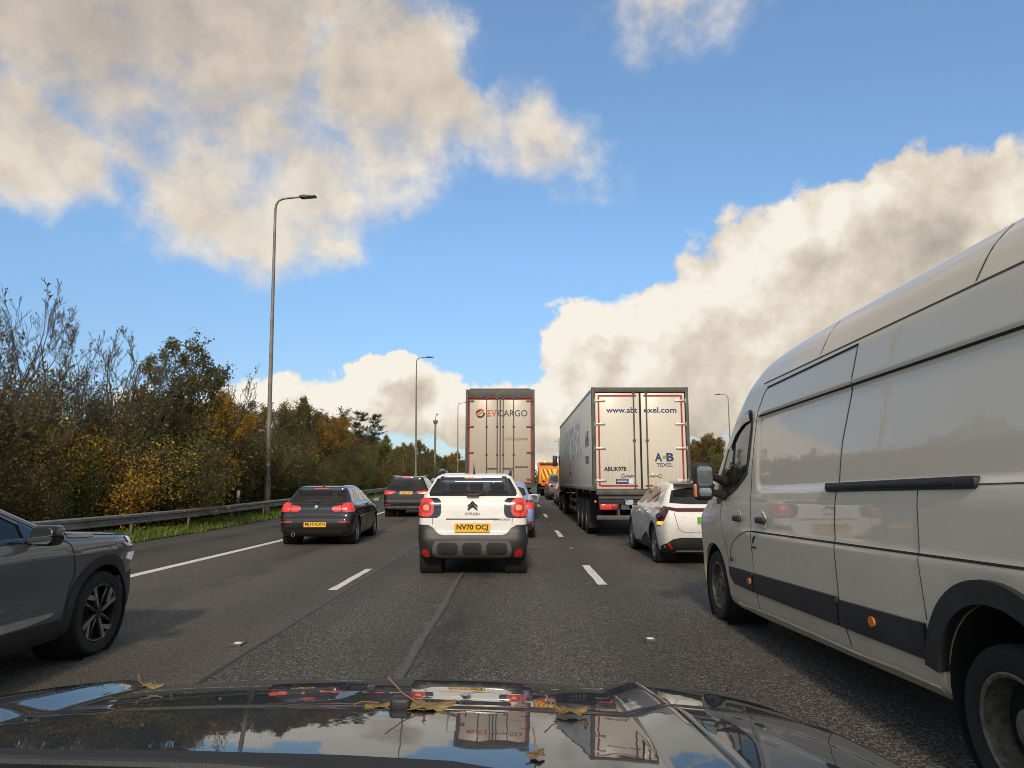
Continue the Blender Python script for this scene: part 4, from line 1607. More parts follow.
pmat('silver_trim_dull', (0.115, 0.11, 0.10), 0.5, metal=0.3, vary=0.2)
pmat('red_bright', (0.7, 0.10, 0.03), 0.2, emit=(1.0, 0.17, 0.05), es=0.9)
pmat('red_glow', (0.9, 0.25, 0.10), 0.3, emit=(1.0, 0.12, 0.05), es=0.38)
pmat('seam_grey', (0.10, 0.095, 0.085), 0.7)
pmat('ink_chrome_dark', (0.03, 0.03, 0.03), 0.25, metal=0.4)
white_crossover()


# ---------------------------------------------------------------- black hatchback in the left lane
def black_hatch():
    t = thing('hatchback_car', 'black hatchback in the left lane with yellow plate and split red tail lights', 'car', at(16.35, -4.72), R(2.6))
    prof = [(0.5, 0.19), (0.14, 0.22), (0.04, 0.32), (0.0, 0.46), (0.01, 0.62), (0.07, 0.70), (0.09, 0.88), (0.15, 0.97), (0.22, 1.00), (0.62, 1.30), (0.50, 1.36),
            (0.75, 1.395), (1.35, 1.425), (1.9, 1.42), (2.35, 1.37), (3.1, 0.99), (3.4, 0.93), (4.1, 0.80), (4.30, 0.66), (4.33, 0.45), (4.25, 0.24), (4.0, 0.18), (2.0, 0.17)]
    wsec = [(0.15, 0.80), (0.32, 0.86), (0.55, 0.88), (0.72, 0.885), (0.88, 0.86), (0.96, 0.83), (1.05, 0.755), (1.38, 0.575)]
    B = Body(prof, wsec, 4.33, rear=(0.5, 0.10), front=(0.9, 0.18), k=0.10, spine=0.72, n=(40, 96, 40), ends=(0.8, 1.1))
    cab = tmp_mesh(MB().prism([(0.60, 0.70), (0.45, 1.0), (0.74, 1.32), (1.9, 1.345), (2.3, 1.28), (2.9, 0.98), (2.9, 0.70)], 'x', -0.53, 0.53))
    assemble(t, B, 'black_paint', 0.78, 3.47, 0.877, 0.318, 0.21, 0.365, 'double', 'rim_silver',
             extra_cuts=[cab, tmp_mesh(MB().prism([(-0.655, 1.035), (0.655, 1.035), (0.545, 1.285), (-0.545, 1.285)], 'y', -0.6, 1.0)),
                         tmp_mesh(MB().prism([(-0.62, 1.06), (0.62, 1.06), (0.52, 1.31), (-0.52, 1.31)], 'y', 2.0, 4.6))])
    cabin_seats(t, 1.25, 0.50, 0.60)
    cabin_seats(t, 2.05, 0.48, 0.60, (-0.34, 0.34))
    B.put('rear_window', 'glass_tinted', t, chaikin([(-0.68, 1.02), (0.68, 1.02), (0.655, 1.10), (0.555, 1.30), (-0.555, 1.30), (-0.655, 1.10)], 1), 'rear', 0.005, 0.003, 0.05)
    B.put('high_brake_light', 'red_lit', t, rrect(-0.17, 1.315, 0.17, 1.345, 0.01), 'rear', 0.012, 0.02, 0.05)
    for s in (-1, 1):
        B.put('tail_light', 'red_lit', t, [(s * 0.60, 0.80), (s * 0.60, 0.975), (s * 0.70, 1.00), (s * 0.89, 0.985), (s * 0.90, 0.80), (s * 0.84, 0.785)], 'rear', 0.012, 0.03, 0.035)
        B.put('tail_light', 'red_lit', t, [(s * 0.37, 0.835), (s * 0.36, 0.88), (s * 0.40, 0.915), (s * 0.585, 0.945), (s * 0.585, 0.80), (s * 0.43, 0.795)], 'rear', 0.012, 0.03, 0.035)
        B.put('reflector', 'red_lens', t, rrect(min(s * 0.53, s * 0.80), 0.545, max(s * 0.53, s * 0.80), 0.575, 0.01), 'rear', 0.008, 0.02, 0.05)
    plate(t, 'MJ19 KXN', 0.0, 0.0, 0.50)
    bd = MB().lathe([(0.046, 0.0), (0.046, -0.012), (0.005, -0.016)], 24, 'y', (0, 0.075, 0.90))
    e = bd.build('emblem', 'silver_trim', t)
    MB().lathe([(0.030, -0.0135), (0.030, -0.019), (0.004, -0.020)], 20, 'y', (0, 0.075, 0.90)).build('emblem_centre', 'ink_blue_white', e)
    lettering('118d', 0.05, 'silver_trim', t, (0.36, 0.088, 0.765), width=0.10)
    MB().tube([(0.0, 0.24, 1.03), (-0.1, 0.27, 1.05), (-0.33, 0.27, 1.04)], 0.012, 6).box((0, 0.24, 1.03), (0.12, 0.05, 0.04), bev=0.012).build('rear_wiper', 'black_plastic', t)
    sm = MB()
    sm.mesh(tmp_mesh(B.panel(stroke([(-0.60, 0.80), (-0.56, 0.71), (0.56, 0.71), (0.60, 0.80)], 0.010), 'rear', 0.002, 0.01, 0.05)))
    for s in (-1, 1):
        for pts in ([(1.18, 1.0), (1.10, 0.55), (1.25, 0.26)], [(2.10, 1.02), (2.10, 0.28)], [(3.02, 0.95), (3.06, 0.6), (2.98, 0.28)]):
            sm.mesh(tmp_mesh(B.panel(stroke(pts, 0.009), 'left' if s < 0 else 'right', 0.002, 0.01, 0.05)))
    sm.build('panel_seam', 'seam_dark', t)
    B.put('diffuser', 'black_plastic', t, [(-0.62, 0.22), (0.62, 0.22), (0.66, 0.38), (-0.66, 0.38)], 'rear', 0.010, 0.03, 0.06)
    MB().lathe([(0.042, 0.12), (0.042, -0.02), (0.034, -0.02), (0.034, 0.10)], 20, 'y', (-0.50, 0.03, 0.27)).build('exhaust_pipe', 'chrome', t)
    B.pair('side_window', 'glass_dark', t, chaikin([(0.95, 1.06), (1.18, 1.31), (1.30, 1.32), (1.30, 1.04)], 1))
    B.pair('side_window', 'glass_dark', t, chaikin([(1.36, 1.03), (1.36, 1.325), (2.05, 1.33), (2.05, 1.02)], 1))
    B.pair('side_window', 'glass_dark', t, chaikin([(2.13, 1.02), (2.13, 1.325), (2.30, 1.30), (2.85, 1.02)], 1))
    B.put('windscreen', 'glass_clear', t, [(-0.70, 1.02), (0.70, 1.02), (0.55, 1.34), (-0.55, 1.34)], 'front', 0.005, 0.02, 0.08)
    for s in (-1, 1):
        mirror_pod(t, s * 0.85, 2.66, 1.03, s, 'black_paint', 0.19, 0.13)
    MB().prism([(0.72, 1.385), (0.90, 1.40), (0.78, 1.455)], 'x', -0.02, 0.02, bev=0.006).build('roof_antenna', 'black_paint', t)
    for s in (-1, 1):
        for y in (1.35, 2.28):
            MB().box((s * 0.885, y, 0.885), (0.03, 0.2, 0.028), bev=0.01).build('door_handle', 'black_paint', t)
    return t


pmat('ink_blue_white', (0.30, 0.42, 0.62), 0.3)
black_hatch()


# ---------------------------------------------------------------- dark SUV further up the left lane
def dark_suv():
    t = thing('suv_car', 'dark SUV ahead of the black hatchback in the left lane, right indicator glowing', 'car', at(28.0, -4.45), R(0.6))
    prof = [(0.5, 0.30), (0.12, 0.33), (0.02, 0.45), (0.0, 0.60), (0.04, 0.80), (0.06, 1.00), (0.13, 1.10), (0.42, 1.56), (0.36, 1.62), (0.6, 1.66), (1.4, 1.69), (2.1, 1.66),
            (2.6, 1.52), (3.25, 1.16), (3.5, 1.10), (4.3, 0.98), (4.58, 0.80), (4.64, 0.55), (4.5, 0.30), (4.2, 0.25), (2, 0.24)]
    wsec = [(0.2, 0.86), (0.45, 0.93), (0.8, 0.945), (1.0, 0.93), (1.10, 0.88), (1.2, 0.82), (1.62, 0.62)]
    B = Body(prof, wsec, 4.64, rear=(0.5, 0.09), front=(0.9, 0.18), k=0.10, spine=0.85, n=(30, 80, 36), ends=(0.7, 1.1))
    assemble(t, B, 'dark_blue_black_paint', 0.85, 3.72, 0.935, 0.36, 0.235, 0.42, 'five', 'rim_silver')
    B.put('rear_window', 'glass_dark', t, chaikin([(-0.74, 1.13), (0.74, 1.13), (0.71, 1.22), (0.60, 1.55), (-0.60, 1.55), (-0.71, 1.22)], 1), 'rear', 0.005, 0.02, 0.05)
    B.put('high_brake_light', 'red_lit', t, rrect(-0.21, 1.585, 0.21, 1.635, 0.01), 'rear', 0.012, 0.02, 0.05)
    for s in (-1, 1):
        B.put('tail_light', 'red_lit', t, chaikin([(s * 0.42, 0.985), (s * 0.42, 1.06), (s * 0.94, 1.08), (s * 0.95, 0.90), (s * 0.72, 0.93)], 1), 'rear', 0.012, 0.03, 0.04)
        B.put('reflector', 'red_lens', t, rrect(min(s * 0.60, s * 0.84), 0.50, max(s * 0.60, s * 0.84), 0.54, 0.01), 'rear', 0.008, 0.02, 0.05)
    B.put('indicator', 'amber_lit', t, rrect(0.70, 0.93, 0.92, 1.01, 0.02), 'rear', 0.028, 0.02, 0.04)
    plate(t, 'YK68 LWF', 0.0, 0.035, 0.985, -0.12)
    B.put('skid_plate', 'silver_trim', t, chaikin([(-0.86, 0.46), (0.86, 0.46), (0.80, 0.38), (0.5, 0.33), (-0.5, 0.33), (-0.80, 0.38)], 1), 'rear', 0.012, 0.03, 0.06)
    B.put('bumper_strip', 'black_plastic', t, rrect(-0.85, 0.62, 0.85, 0.70, 0.03), 'rear', 0.008, 0.02, 0.06)
    B.pair('side_window', 'glass_dark', t, chaikin([(0.62, 1.18), (0.86, 1.50), (1.9, 1.56), (2.45, 1.46), (2.95, 1.16)], 1))
    B.put('windscreen', 'glass_dark', t, [(-0.74, 1.18), (0.74, 1.18), (0.60, 1.55), (-0.60, 1.55)], 'front', 0.005, 0.02, 0.09)
    for s in (-1, 1):
        mirror_pod(t, s * 0.91, 2.85, 1.16, s, 'dark_blue_black_paint', 0.20, 0.15)
        MB().tube([(s * 0.64, 0.7, 1.66), (s * 0.65, 0.85, 1.70), (s * 0.65, 2.2, 1.69), (s * 0.64, 2.35, 1.63)], 0.018, 6).build('roof_rail', 'silver_trim', t)
    return t


dark_suv()


# ---------------------------------------------------------------- white electric hatchback in the right lane
def white_ev():
    t = thing('electric_hatchback', 'white electric hatchback half hidden by the van mirror, black roof spoiler', 'car', at(12.35, 3.47), R(-0.6))
    prof = [(0.5, 0.20), (0.14, 0.24), (0.05, 0.36), (0.02, 0.52), (0.0, 0.70), (0.03, 0.90), (0.06, 0.99), (0.20, 1.05), (0.62, 1.37), (0.46, 1.43), (0.75, 1.475), (1.4, 1.51),
            (2.0, 1.49), (2.5, 1.38), (3.2, 1.03), (3.5, 0.96), (4.05, 0.80), (4.25, 0.62), (4.28, 0.42), (4.2, 0.24), (4.0, 0.18), (2, 0.17)]
    wsec = [(0.15, 0.84), (0.35, 0.90), (0.60, 0.918), (0.85, 0.90), (0.98, 0.865), (1.08, 0.79), (1.45, 0.60)]

    def haunch(y, z):
        return 0.02 * np.exp(-((y - 0.85) / 0.45) ** 2) * np.exp(-((z - 0.82) / 0.12) ** 2)
    B = Body(prof, wsec, 4.28, rear=(0.55, 0.12), front=(1.0, 0.20), k=0.10, spine=0.75, n=(40, 100, 44), ends=(0.7, 1.1), extra=haunch)
    assemble(t, B, 'white_paint', 0.80, 3.50, 0.905, 0.34, 0.215, 0.385, 'double', 'rim_silver', inset=0.01)
    B.put('rear_window', 'glass_dark', t, chaikin([(-0.70, 1.075), (0.70, 1.075), (0.67, 1.16), (0.565, 1.37), (-0.565, 1.37), (-0.67, 1.16)], 1), 'rear', 0.005, 0.02, 0.05)
    B.put('light_bar', 'red_dull', t, [(-0.80, 1.035), (-0.62, 1.00), (0.62, 1.00), (0.80, 1.035), (0.80, 0.985), (0.60, 0.945), (-0.60, 0.945), (-0.80, 0.985)], 'rear', 0.014, 0.03, 0.05)
    for s in (-1, 1):
        B.put('tail_light', 'red_dull', t, [(s * 0.72, 1.02), (s * 0.87, 1.03), (s * 0.90, 0.90), (s * 0.905, 0.72), (s * 0.875, 0.70), (s * 0.80, 0.86)], 'rear', 0.016, 0.03, 0.035)
        B.put('brake_lamp', 'amber_lit', t, [(s * 0.84, 0.775), (s * 0.895, 0.77), (s * 0.90, 0.715), (s * 0.865, 0.715)], 'rear', 0.024, 0.02, 0.03)
    B.put('bumper_cladding', 'grey_plastic', t, [(-0.92, 0.18), (-0.90, 0.33), (-0.70, 0.47), (-0.55, 0.50), (0.55, 0.50), (0.70, 0.47), (0.90, 0.33), (0.92, 0.18)], 'rear', 0.010, 0.04, 0.05)
    B.put('bumper_trim', 'silver_trim_dull', t, [(-0.62, 0.27), (-0.66, 0.245), (0.66, 0.245), (0.62, 0.27)], 'rear', 0.02, 0.03, 0.06)
    for s in (-1, 1):
        B.put('reflector', 'red_lens', t, [(s * 0.69, 0.30), (s * 0.72, 0.30), (s * 0.79, 0.40), (s * 0.76, 0.41)], 'rear', 0.018, 0.02, 0.03)
    pl = plate(t, '', 0.0, -0.002, 0.80)
    MB().box((-0.235, -0.010, 0.80), (0.05, 0.006, 0.115)).build('plate_flash', 'ink_green_deep', pl)
    MB().mesh(text_mesh('KT24 UYE', 0.1, 0.003, 0.40, 0.001), Matrix.Translation((0.03, -0.0095, 0.80)) @ FACE_REAR).build('plate_lettering', 'ink_black', pl, recalc=False)
    B.put('roof_panel', 'gloss_black', t, [(-0.50, 0.68), (0.50, 0.68), (0.52, 1.25), (-0.52, 1.25)], 'top', 0.004, 0.02, 0.1)
    MB().prism([(0.44, 1.395), (0.95, 1.49), (0.50, 1.445)], 'x', -0.55, 0.55, bev=0.006).build('roof_spoiler', 'gloss_black', t)
    sm = MB()
    sm.mesh(tmp_mesh(B.panel(stroke([(-0.66, 0.93), (-0.60, 0.66), (-0.50, 0.585), (0.50, 0.585), (0.60, 0.66), (0.66, 0.93)], 0.010), 'rear', 0.002, 0.01, 0.05)))
    for a in ('left', 'right'):
        for pts in ([(1.25, 1.06), (1.18, 0.62), (1.32, 0.30)], [(2.15, 1.05), (2.15, 0.30)], [(3.10, 0.98), (3.12, 0.6), (3.02, 0.30)]):
            sm.mesh(tmp_mesh(B.panel(stroke(pts, 0.009), a, 0.002, 0.01, 0.05)))
    sm.build('panel_seam', 'seam_grey', t)
    B.pair('side_window', 'glass_dark', t, chaikin([(0.90, 1.13), (1.15, 1.36), (1.42, 1.40), (1.42, 1.08)], 1))
    B.pair('side_window', 'glass_dark', t, chaikin([(1.45, 1.08), (1.45, 1.40), (2.13, 1.40), (2.13, 1.06)], 1))
    B.pair('side_window', 'glass_dark', t, chaikin([(2.19, 1.06), (2.19, 1.395), (2.42, 1.34), (2.98, 1.04)], 1))
    B.put('windscreen', 'glass_dark', t, [(-0.72, 1.06), (0.72, 1.06), (0.58, 1.40), (-0.58, 1.40)], 'front', 0.005, 0.02, 0.08)
    B.pair('sill_cladding', 'grey_plastic', t, [(1.20, 0.19), (3.10, 0.19), (3.06, 0.26), (2.2, 0.30), (1.75, 0.46), (1.42, 0.52), (1.24, 0.36)], 0.008, 0.03, 0.07)
    for yy in (0.80, 3.50):
        B.pair('arch_cladding', 'grey_plastic', t, arc_band(yy, 0.35, 0.382, 0.412, 0, 180), 0.008, 0.03, 0.06)
    for s in (-1, 1):
        mirror_pod(t, s * 0.88, 2.72, 1.05, s, 'gloss_black', 0.21, 0.14)
        for y in (1.38, 2.33):
            MB().box((s * 0.905, y, 0.90), (0.03, 0.2, 0.03), bev=0.01).build('door_handle', 'white_paint', t)
    return t


pmat('red_dull', (0.055, 0.006, 0.008), 0.12, coat=0.7)
pmat('ink_green_deep', (0.03, 0.36, 0.05), 0.4)
white_ev()


# ---------------------------------------------------------------- grey crossover cut by the left edge of the picture
def grey_crossover():
    t = thing('crossover_car', 'dark grey crossover alongside on the left with two tone alloy wheel and headlight', 'car', at(2.58, -4.42), R(0.0))
    prof = [(0.5, 0.24), (0.12, 0.28), (0.0, 0.50), (0.03, 0.90), (0.10, 1.05), (0.42, 1.46), (0.36, 1.52), (0.8, 1.53), (1.4, 1.53), (1.85, 1.475), (2.22, 1.35), (2.92, 1.065),
            (3.10, 1.045), (3.70, 1.005), (3.95, 0.965), (4.06, 0.915), (4.15, 0.78), (4.25, 0.62), (4.27, 0.45), (4.20, 0.27), (3.95, 0.21), (2.0, 0.20)]
    wsec = [(0.18, 0.82), (0.30, 0.855), (0.42, 0.872), (0.60, 0.868), (0.72, 0.880), (0.86, 0.895), (0.95, 0.880), (1.02, 0.84), (1.10, 0.79), (1.52, 0.60)]

    def press(y, z):
        # the triangular press in the doors
        return -0.016 * np.exp(-((z - (0.62 + 0.05 * (y - 2.0))) / 0.10) ** 2) * np.clip((2.9 - y) / 0.8, 0, 1) * np.clip((y - 0.9) / 0.5, 0, 1)
    B = Body(prof, wsec, 4.27, rear=(0.5, 0.09), front=(0.75, 0.22), k=0.09, spine=0.72, n=(40, 130, 54), ends=(0.7, 0.8), extra=press)
    wins = [chaikin([(0.85, 1.07), (1.05, 1.38), (1.42, 1.42), (1.42, 1.045)], 1),
            chaikin([(1.50, 1.04), (1.50, 1.43), (1.82, 1.40), (2.10, 1.315), (2.62, 1.075), (2.66, 1.03)], 1)]
    cabin = MB().prism([(0.75, 0.60), (0.75, 1.15), (1.02, 1.41), (1.75, 1.41), (2.12, 1.29), (2.62, 1.05), (2.62, 0.60)], 'x', -0.60, 0.60)
    cabin_me = tmp_mesh(cabin)
    wcut = []
    for w in wins:
        wcut.append(tmp_mesh(MB().prism(w, 'x', -1.2, 1.2)))
    scr = tmp_mesh(MB().prism([(-0.62, 1.10), (0.62, 1.10), (0.52, 1.36), (-0.52, 1.36)], 'y', 2.1, 4.2))
    assemble(t, B, 'graphite_paint', 0.86, 3.46, 0.882, 0.345, 0.215, 0.395, 'none', 'rim_dark', spokes=0, extra_cuts=[cabin_me] + wcut + [scr], inset=0.005)
    for w in wins:
        B.pair('side_window', 'glass_clear', t, w, -0.008, 0.003, 0.06)
    B.put('windscreen', 'glass_clear', t, [(-0.64, 1.10), (0.64, 1.10), (0.53, 1.365), (-0.53, 1.365)], 'front', -0.004, 0.003, 0.08)
    # window surround and pillar
    for a in ('left', 'right'):
        sur = MB()
        sur.mesh(tmp_mesh(B.panel(stroke([(2.76, 1.062), (2.16, 1.325), (1.85, 1.428), (1.45, 1.452), (1.05, 1.41)], 0.028), a, 0.005, 0.02, 0.05)))
        sur.mesh(tmp_mesh(B.panel(stroke([(0.84, 1.05), (1.5, 1.022), (2.80, 1.012)], 0.024), a, 0.007, 0.02, 0.05)))
        sur.mesh(tmp_mesh(B.panel([(1.425, 1.04), (1.495, 1.04), (1.495, 1.44), (1.425, 1.43)], a, 0.004, 0.02, 0.05)))
        sur.mesh(tmp_mesh(B.panel([(2.50, 1.03), (2.76, 1.03), (2.50, 1.14)], a, 0.004, 0.02, 0.05)))
        sur.build('window_trim', 'gloss_black', t)
    # cabin
    MB().box((0, 2.58, 0.98), (1.15, 0.36, 0.14), bev=0.05).box((0.36, 2.45, 1.06), (0.36, 0.16, 0.10), bev=0.04).build('dashboard', 'dash_grey', t)
    for s in (-1, 1):
        MB().box((s * 0.33, 1.55, 0.72), (0.46, 0.5, 0.18), bev=0.06).box((s * 0.33, 1.30, 1.00), (0.44, 0.16, 0.55), bev=0.06).box((s * 0.33, 1.25, 1.33), (0.26, 0.11, 0.18), bev=0.04).build('seat', 'seat_cloth', t)
    ring = MB()
    n = 40
    rp = []
    for k in range(n + 1):
        a = 2 * PI * k / n
        rp.append(Vector((0.36 + 0.175 * math.cos(a), 2.28 + 0.165 * math.sin(a) * 0.42, 1.02 + 0.165 * math.sin(a))))
    ring.tube(rp, 0.015, 8, cap=False)
    ring.box((0.36, 2.285, 1.01), (0.30, 0.04, 0.035), bev=0.012).box((0.36, 2.29, 1.0), (0.11, 0.05, 0.10), bev=0.03)
    ring.build('steering_wheel', 'black_plastic', t)
    # two-tone wheels
    for w in [c for c in t.children if c.name.startswith('wheel')]:
        s = -1 if w.location.x < 0 else 1
        two_tone_rim(w, s, 0.345 * 0.70, 0.215)
    # cladding
    for yy in (0.86, 3.46):
        B.pair('arch_cladding', 'grey_plastic', t, arc_band(yy, 0.355, 0.390, 0.475, -12, 192, 26), 0.010, 0.05, 0.05)
    B.pair('sill_cladding', 'grey_plastic', t, [(1.30, 0.20), (3.02, 0.20), (2.99, 0.385), (1.34, 0.385)], 0.010, 0.04, 0.08)
    B.pair('sill_strip', 'silver_trim', t, [(1.34, 0.40), (2.55, 0.405), (2.80, 0.43), (2.84, 0.452), (2.50, 0.456), (1.34, 0.450)], 0.016, 0.03, 0.06)
    B.put('front_bumper', 'black_plastic', t, [(-0.88, 0.20), (0.88, 0.20), (0.86, 0.62), (0.55, 0.66), (0.50, 0.74), (-0.50, 0.74), (-0.55, 0.66), (-0.86, 0.62)], 'front', 0.010, 0.05, 0.05)
    B.put('grille', 'gloss_black', t, chaikin([(-0.48, 0.48), (0.48, 0.48), (0.54, 0.84), (-0.54, 0.84)], 1), 'front', 0.016, 0.03, 0.06)
    for s in (-1, 1):
        h = B.put('headlight', 'clear_lens', t, [(s * 0.56, 0.86), (s * 0.60, 0.905), (s * 0.84, 0.955), (s * 0.885, 0.94), (s * 0.87, 0.87), (s * 0.74, 0.85)], 'front', 0.012, 0.03, 0.035)
        B.put('day_light', 'lamp_white', t, [(s * 0.79, 0.80), (s * 0.85, 0.81), (s * 0.85, 0.755), (s * 0.81, 0.73)], 'front', 0.016, 0.03, 0.035)
    mirror_out = []
    for s in (-1, 1):
        m = mirror_pod(t, s * 0.83, 2.53, 1.055, s, 'gloss_black', 0.18, 0.150, 0.16)
    sm = MB()
    for a in ('left', 'right'):
        for pts in ([(2.82, 1.04), (2.98, 0.95), (3.06, 0.72), (2.96, 0.40)], [(1.46, 1.07), (1.46, 0.46)], [(2.95, 1.035), (3.9, 0.965)]):
            sm.mesh(tmp_mesh(B.panel(stroke(pts, 0.009), a, 0.0025, 0.01, 0.04)))
    sm.build('panel_seam', 'seam_dark', t)
    B.pair('wing_badge', 'gloss_black', t, chaikin([(2.96, 1.00), (3.30, 0.985), (3.34, 1.012), (3.0, 1.03)], 1), 0.006, 0.015, 0.05)
    for s in (-1, 1):
        MB().box((s * 0.897, 1.62, 0.955), (0.03, 0.22, 0.035), bev=0.012).build('door_handle', 'graphite_paint', t)
    return t


def two_tone_rim(w, s, rr, width):
    h = width / 2
    mb = MB()
    for k in range(4):
        a0 = 2 * PI * k / 4 + 0.35

        def Q(r_, a_, x_):
            return (x_, r_ * math.cos(a_), r_ * math.sin(a_))
        # a bright blade and its sickle along the rim
        for (r0, a_, r1, b_, w0, w1) in ((0.20 * rr, a0 - 0.10, 0.98 * rr, a0 + 0.05, 0.22, 0.085), (0.55 * rr, a0 + 0.10, 0.98 * rr, a0 + 0.50, 0.16, 0.10)):
            xi, xo = s * h * 0.88, s * h * 0.94
            A = [Q(r0, a_ - w0, xi), Q(r0, a_ + w0, xi), Q(r1, b_ + w1, xo), Q(r1, b_ - w1, xo)]
            Bq = [(q[0] - s * 0.02, q[1], q[2]) for q in A]
            va = [mb.bm.verts.new(q) for q in A]
            vb = [mb.bm.verts.new(q) for q in Bq]
            mb.bm.faces.new(va)
            mb.bm.faces.new(vb[::-1])
            for i in range(4):
                mb.bm.faces.new((va[i], vb[i], vb[(i + 1) % 4], va[(i + 1) % 4]))
    mb.build('wheel_blades', 'rim_silver', w, angle=30)
    m2 = MB()
    for k in range(4):
        a = 2 * PI * k / 4 + 0.35 + 0.75
        ci, sn = math.cos(a), math.sin(a)
        m2.box((s * h * 0.70, 0.55 * rr * ci, 0.55 * rr * sn), (0.03, 0.86 * rr, 0.13 * rr), bev=0.012, rot=Matrix.Rotation(a, 4, 'X'))
    m2.lathe([(rr * 0.22, s * h * 0.6), (rr * 0.20, s * h * 0.90), (0.005, s * h * 0.92)], 20, 'x')
    m2.build('dark_spokes', 'gloss_black', w)


pmat('lamp_white', (0.8, 0.8, 0.8), 0.2, emit=(1, 0.97, 0.9), es=0.12)
grey_crossover()


# ---------------------------------------------------------------- plain traffic further ahead (seen only as slivers)
def small_car(label, cat, name, loc, rot, col, L=4.2, H=1.5, hw=0.87, lit=True, Rt=0.315, plate_txt=None, group=None):
    t = thing(name, label, cat, loc, rot, group, rotx=slope(loc[1]))
    k = H / 1.5
    prof = [(0.5, 0.20), (0.12, 0.24), (0.0, 0.48), (0.03, 0.80 * k), (0.10, 0.98 * k), (0.20, 1.03 * k), (0.55, 1.40 * k), (0.48, 1.44 * k), (0.8, 1.49 * k), (1.5, 1.51 * k), (2.1, 1.44 * k), (2.95, 1.02 * k),
            (3.3, 0.96 * k), (L - 0.2, 0.80 * k), (L, 0.50), (L - 0.1, 0.25), (L - 0.4, 0.19), (2, 0.18)]
    wsec = [(0.15, hw - 0.06), (0.4, hw - 0.01), (0.75 * k, hw), (0.96 * k, hw - 0.03), (1.06 * k, hw - 0.12), (1.47 * k, hw - 0.28)]
    B = Body(prof, wsec, L, rear=(0.5, 0.09), front=(0.9, 0.18), k=0.10, spine=0.75 * k, n=(24, 64, 28), ends=(0.7, 1.1))
    assemble(t, B, col, 0.75, L - 0.85, hw - 0.005, Rt, 0.2, Rt + 0.05, 'five', 'rim_silver')
    q = hw / 0.87
    B.put('rear_window', 'glass_dark', t, chaikin([(-0.66 * q, 1.05 * k), (0.66 * q, 1.05 * k), (0.55 * q, 1.385 * k), (-0.55 * q, 1.385 * k)], 1), 'rear', 0.005, 0.02, 0.07)
    B.put('high_brake_light', 'red_lit' if lit else 'red_lens', t, rrect(-0.15, 1.415 * k, 0.15, 1.445 * k, 0.01), 'rear', 0.012, 0.02, 0.05)
    for s in (-1, 1):
        B.put('tail_light', 'red_lit' if lit else 'red_lens', t, chaikin([(s * 0.56 * q, 0.80 * k), (s * 0.56 * q, 0.98 * k), (s * 0.87 * q, 1.0 * k), (s * 0.89 * q, 0.76 * k)], 1), 'rear', 0.012, 0.03, 0.05)
        B.put('reflector', 'red_lens', t, rrect(min(s * 0.6, s * 0.8), 0.40, max(s * 0.6, s * 0.8), 0.45, 0.01), 'rear', 0.014, 0.02, 0.05)
        mirror_pod(t, s * (hw - 0.03), 2.66, 1.05 * k, s, col, 0.19, 0.14)
    B.put('bumper_cladding', 'black_plastic', t, rrect(-0.85 * q, 0.18, 0.85 * q, 0.46, 0.06), 'rear', 0.010, 0.03, 0.07)
    plate(t, plate_txt, 0, 0.005, 0.66 * k)
    B.pair('side_window', 'glass_dark', t, chaikin([(0.85, 1.09 * k), (1.10, 1.38 * k), (1.62, 1.41 * k), (1.62, 1.06 * k)], 1), grid=0.1)
    B.pair('side_window', 'glass_dark', t, chaikin([(1.68, 1.06 * k), (1.68, 1.41 * k), (2.05, 1.36 * k), (2.72, 1.04 * k)], 1), grid=0.1)
    B.put('windscreen', 'glass_dark', t, [(-0.68 * q, 1.06 * k), (0.68 * q, 1.06 * k), (0.55 * q, 1.38 * k), (-0.55 * q, 1.38 * k)], 'front', 0.005, 0.02, 0.1)
    return t


small_car('lilac blue hatchback peeking out ahead of the white crossover, right tail light lit', 'car', 'hatchback_car', at(18.4, -0.37), 0, 'lilac_blue_paint', L=4.1, H=1.52, hw=0.885, plate_txt='HF17 ZRA')
small_car('blue grey car mostly hidden between the dark SUV and the white crossover', 'car', 'saloon_car', at(38.5, -4.20), 0, 'silver_grey_paint', L=4.4, H=1.50, hw=0.88, plate_txt='BD66 OVN')
small_car('dark grey SUV far ahead behind the orange road maintenance truck', 'car', 'suv_car', at(46.0, 2.97), R(0), 'brown_grey_paint', L=4.5, H=1.72, hw=0.92, plate_txt='LC20 EJU', Rt=0.34)
small_car('white car far ahead showing one side beside the refrigerated trailer wheels', 'car', 'hatchback_car', at(38.0, 3.12), R(0), 'white_paint', L=4.2, H=1.5, hw=0.88, plate_txt='WX21 FTD')


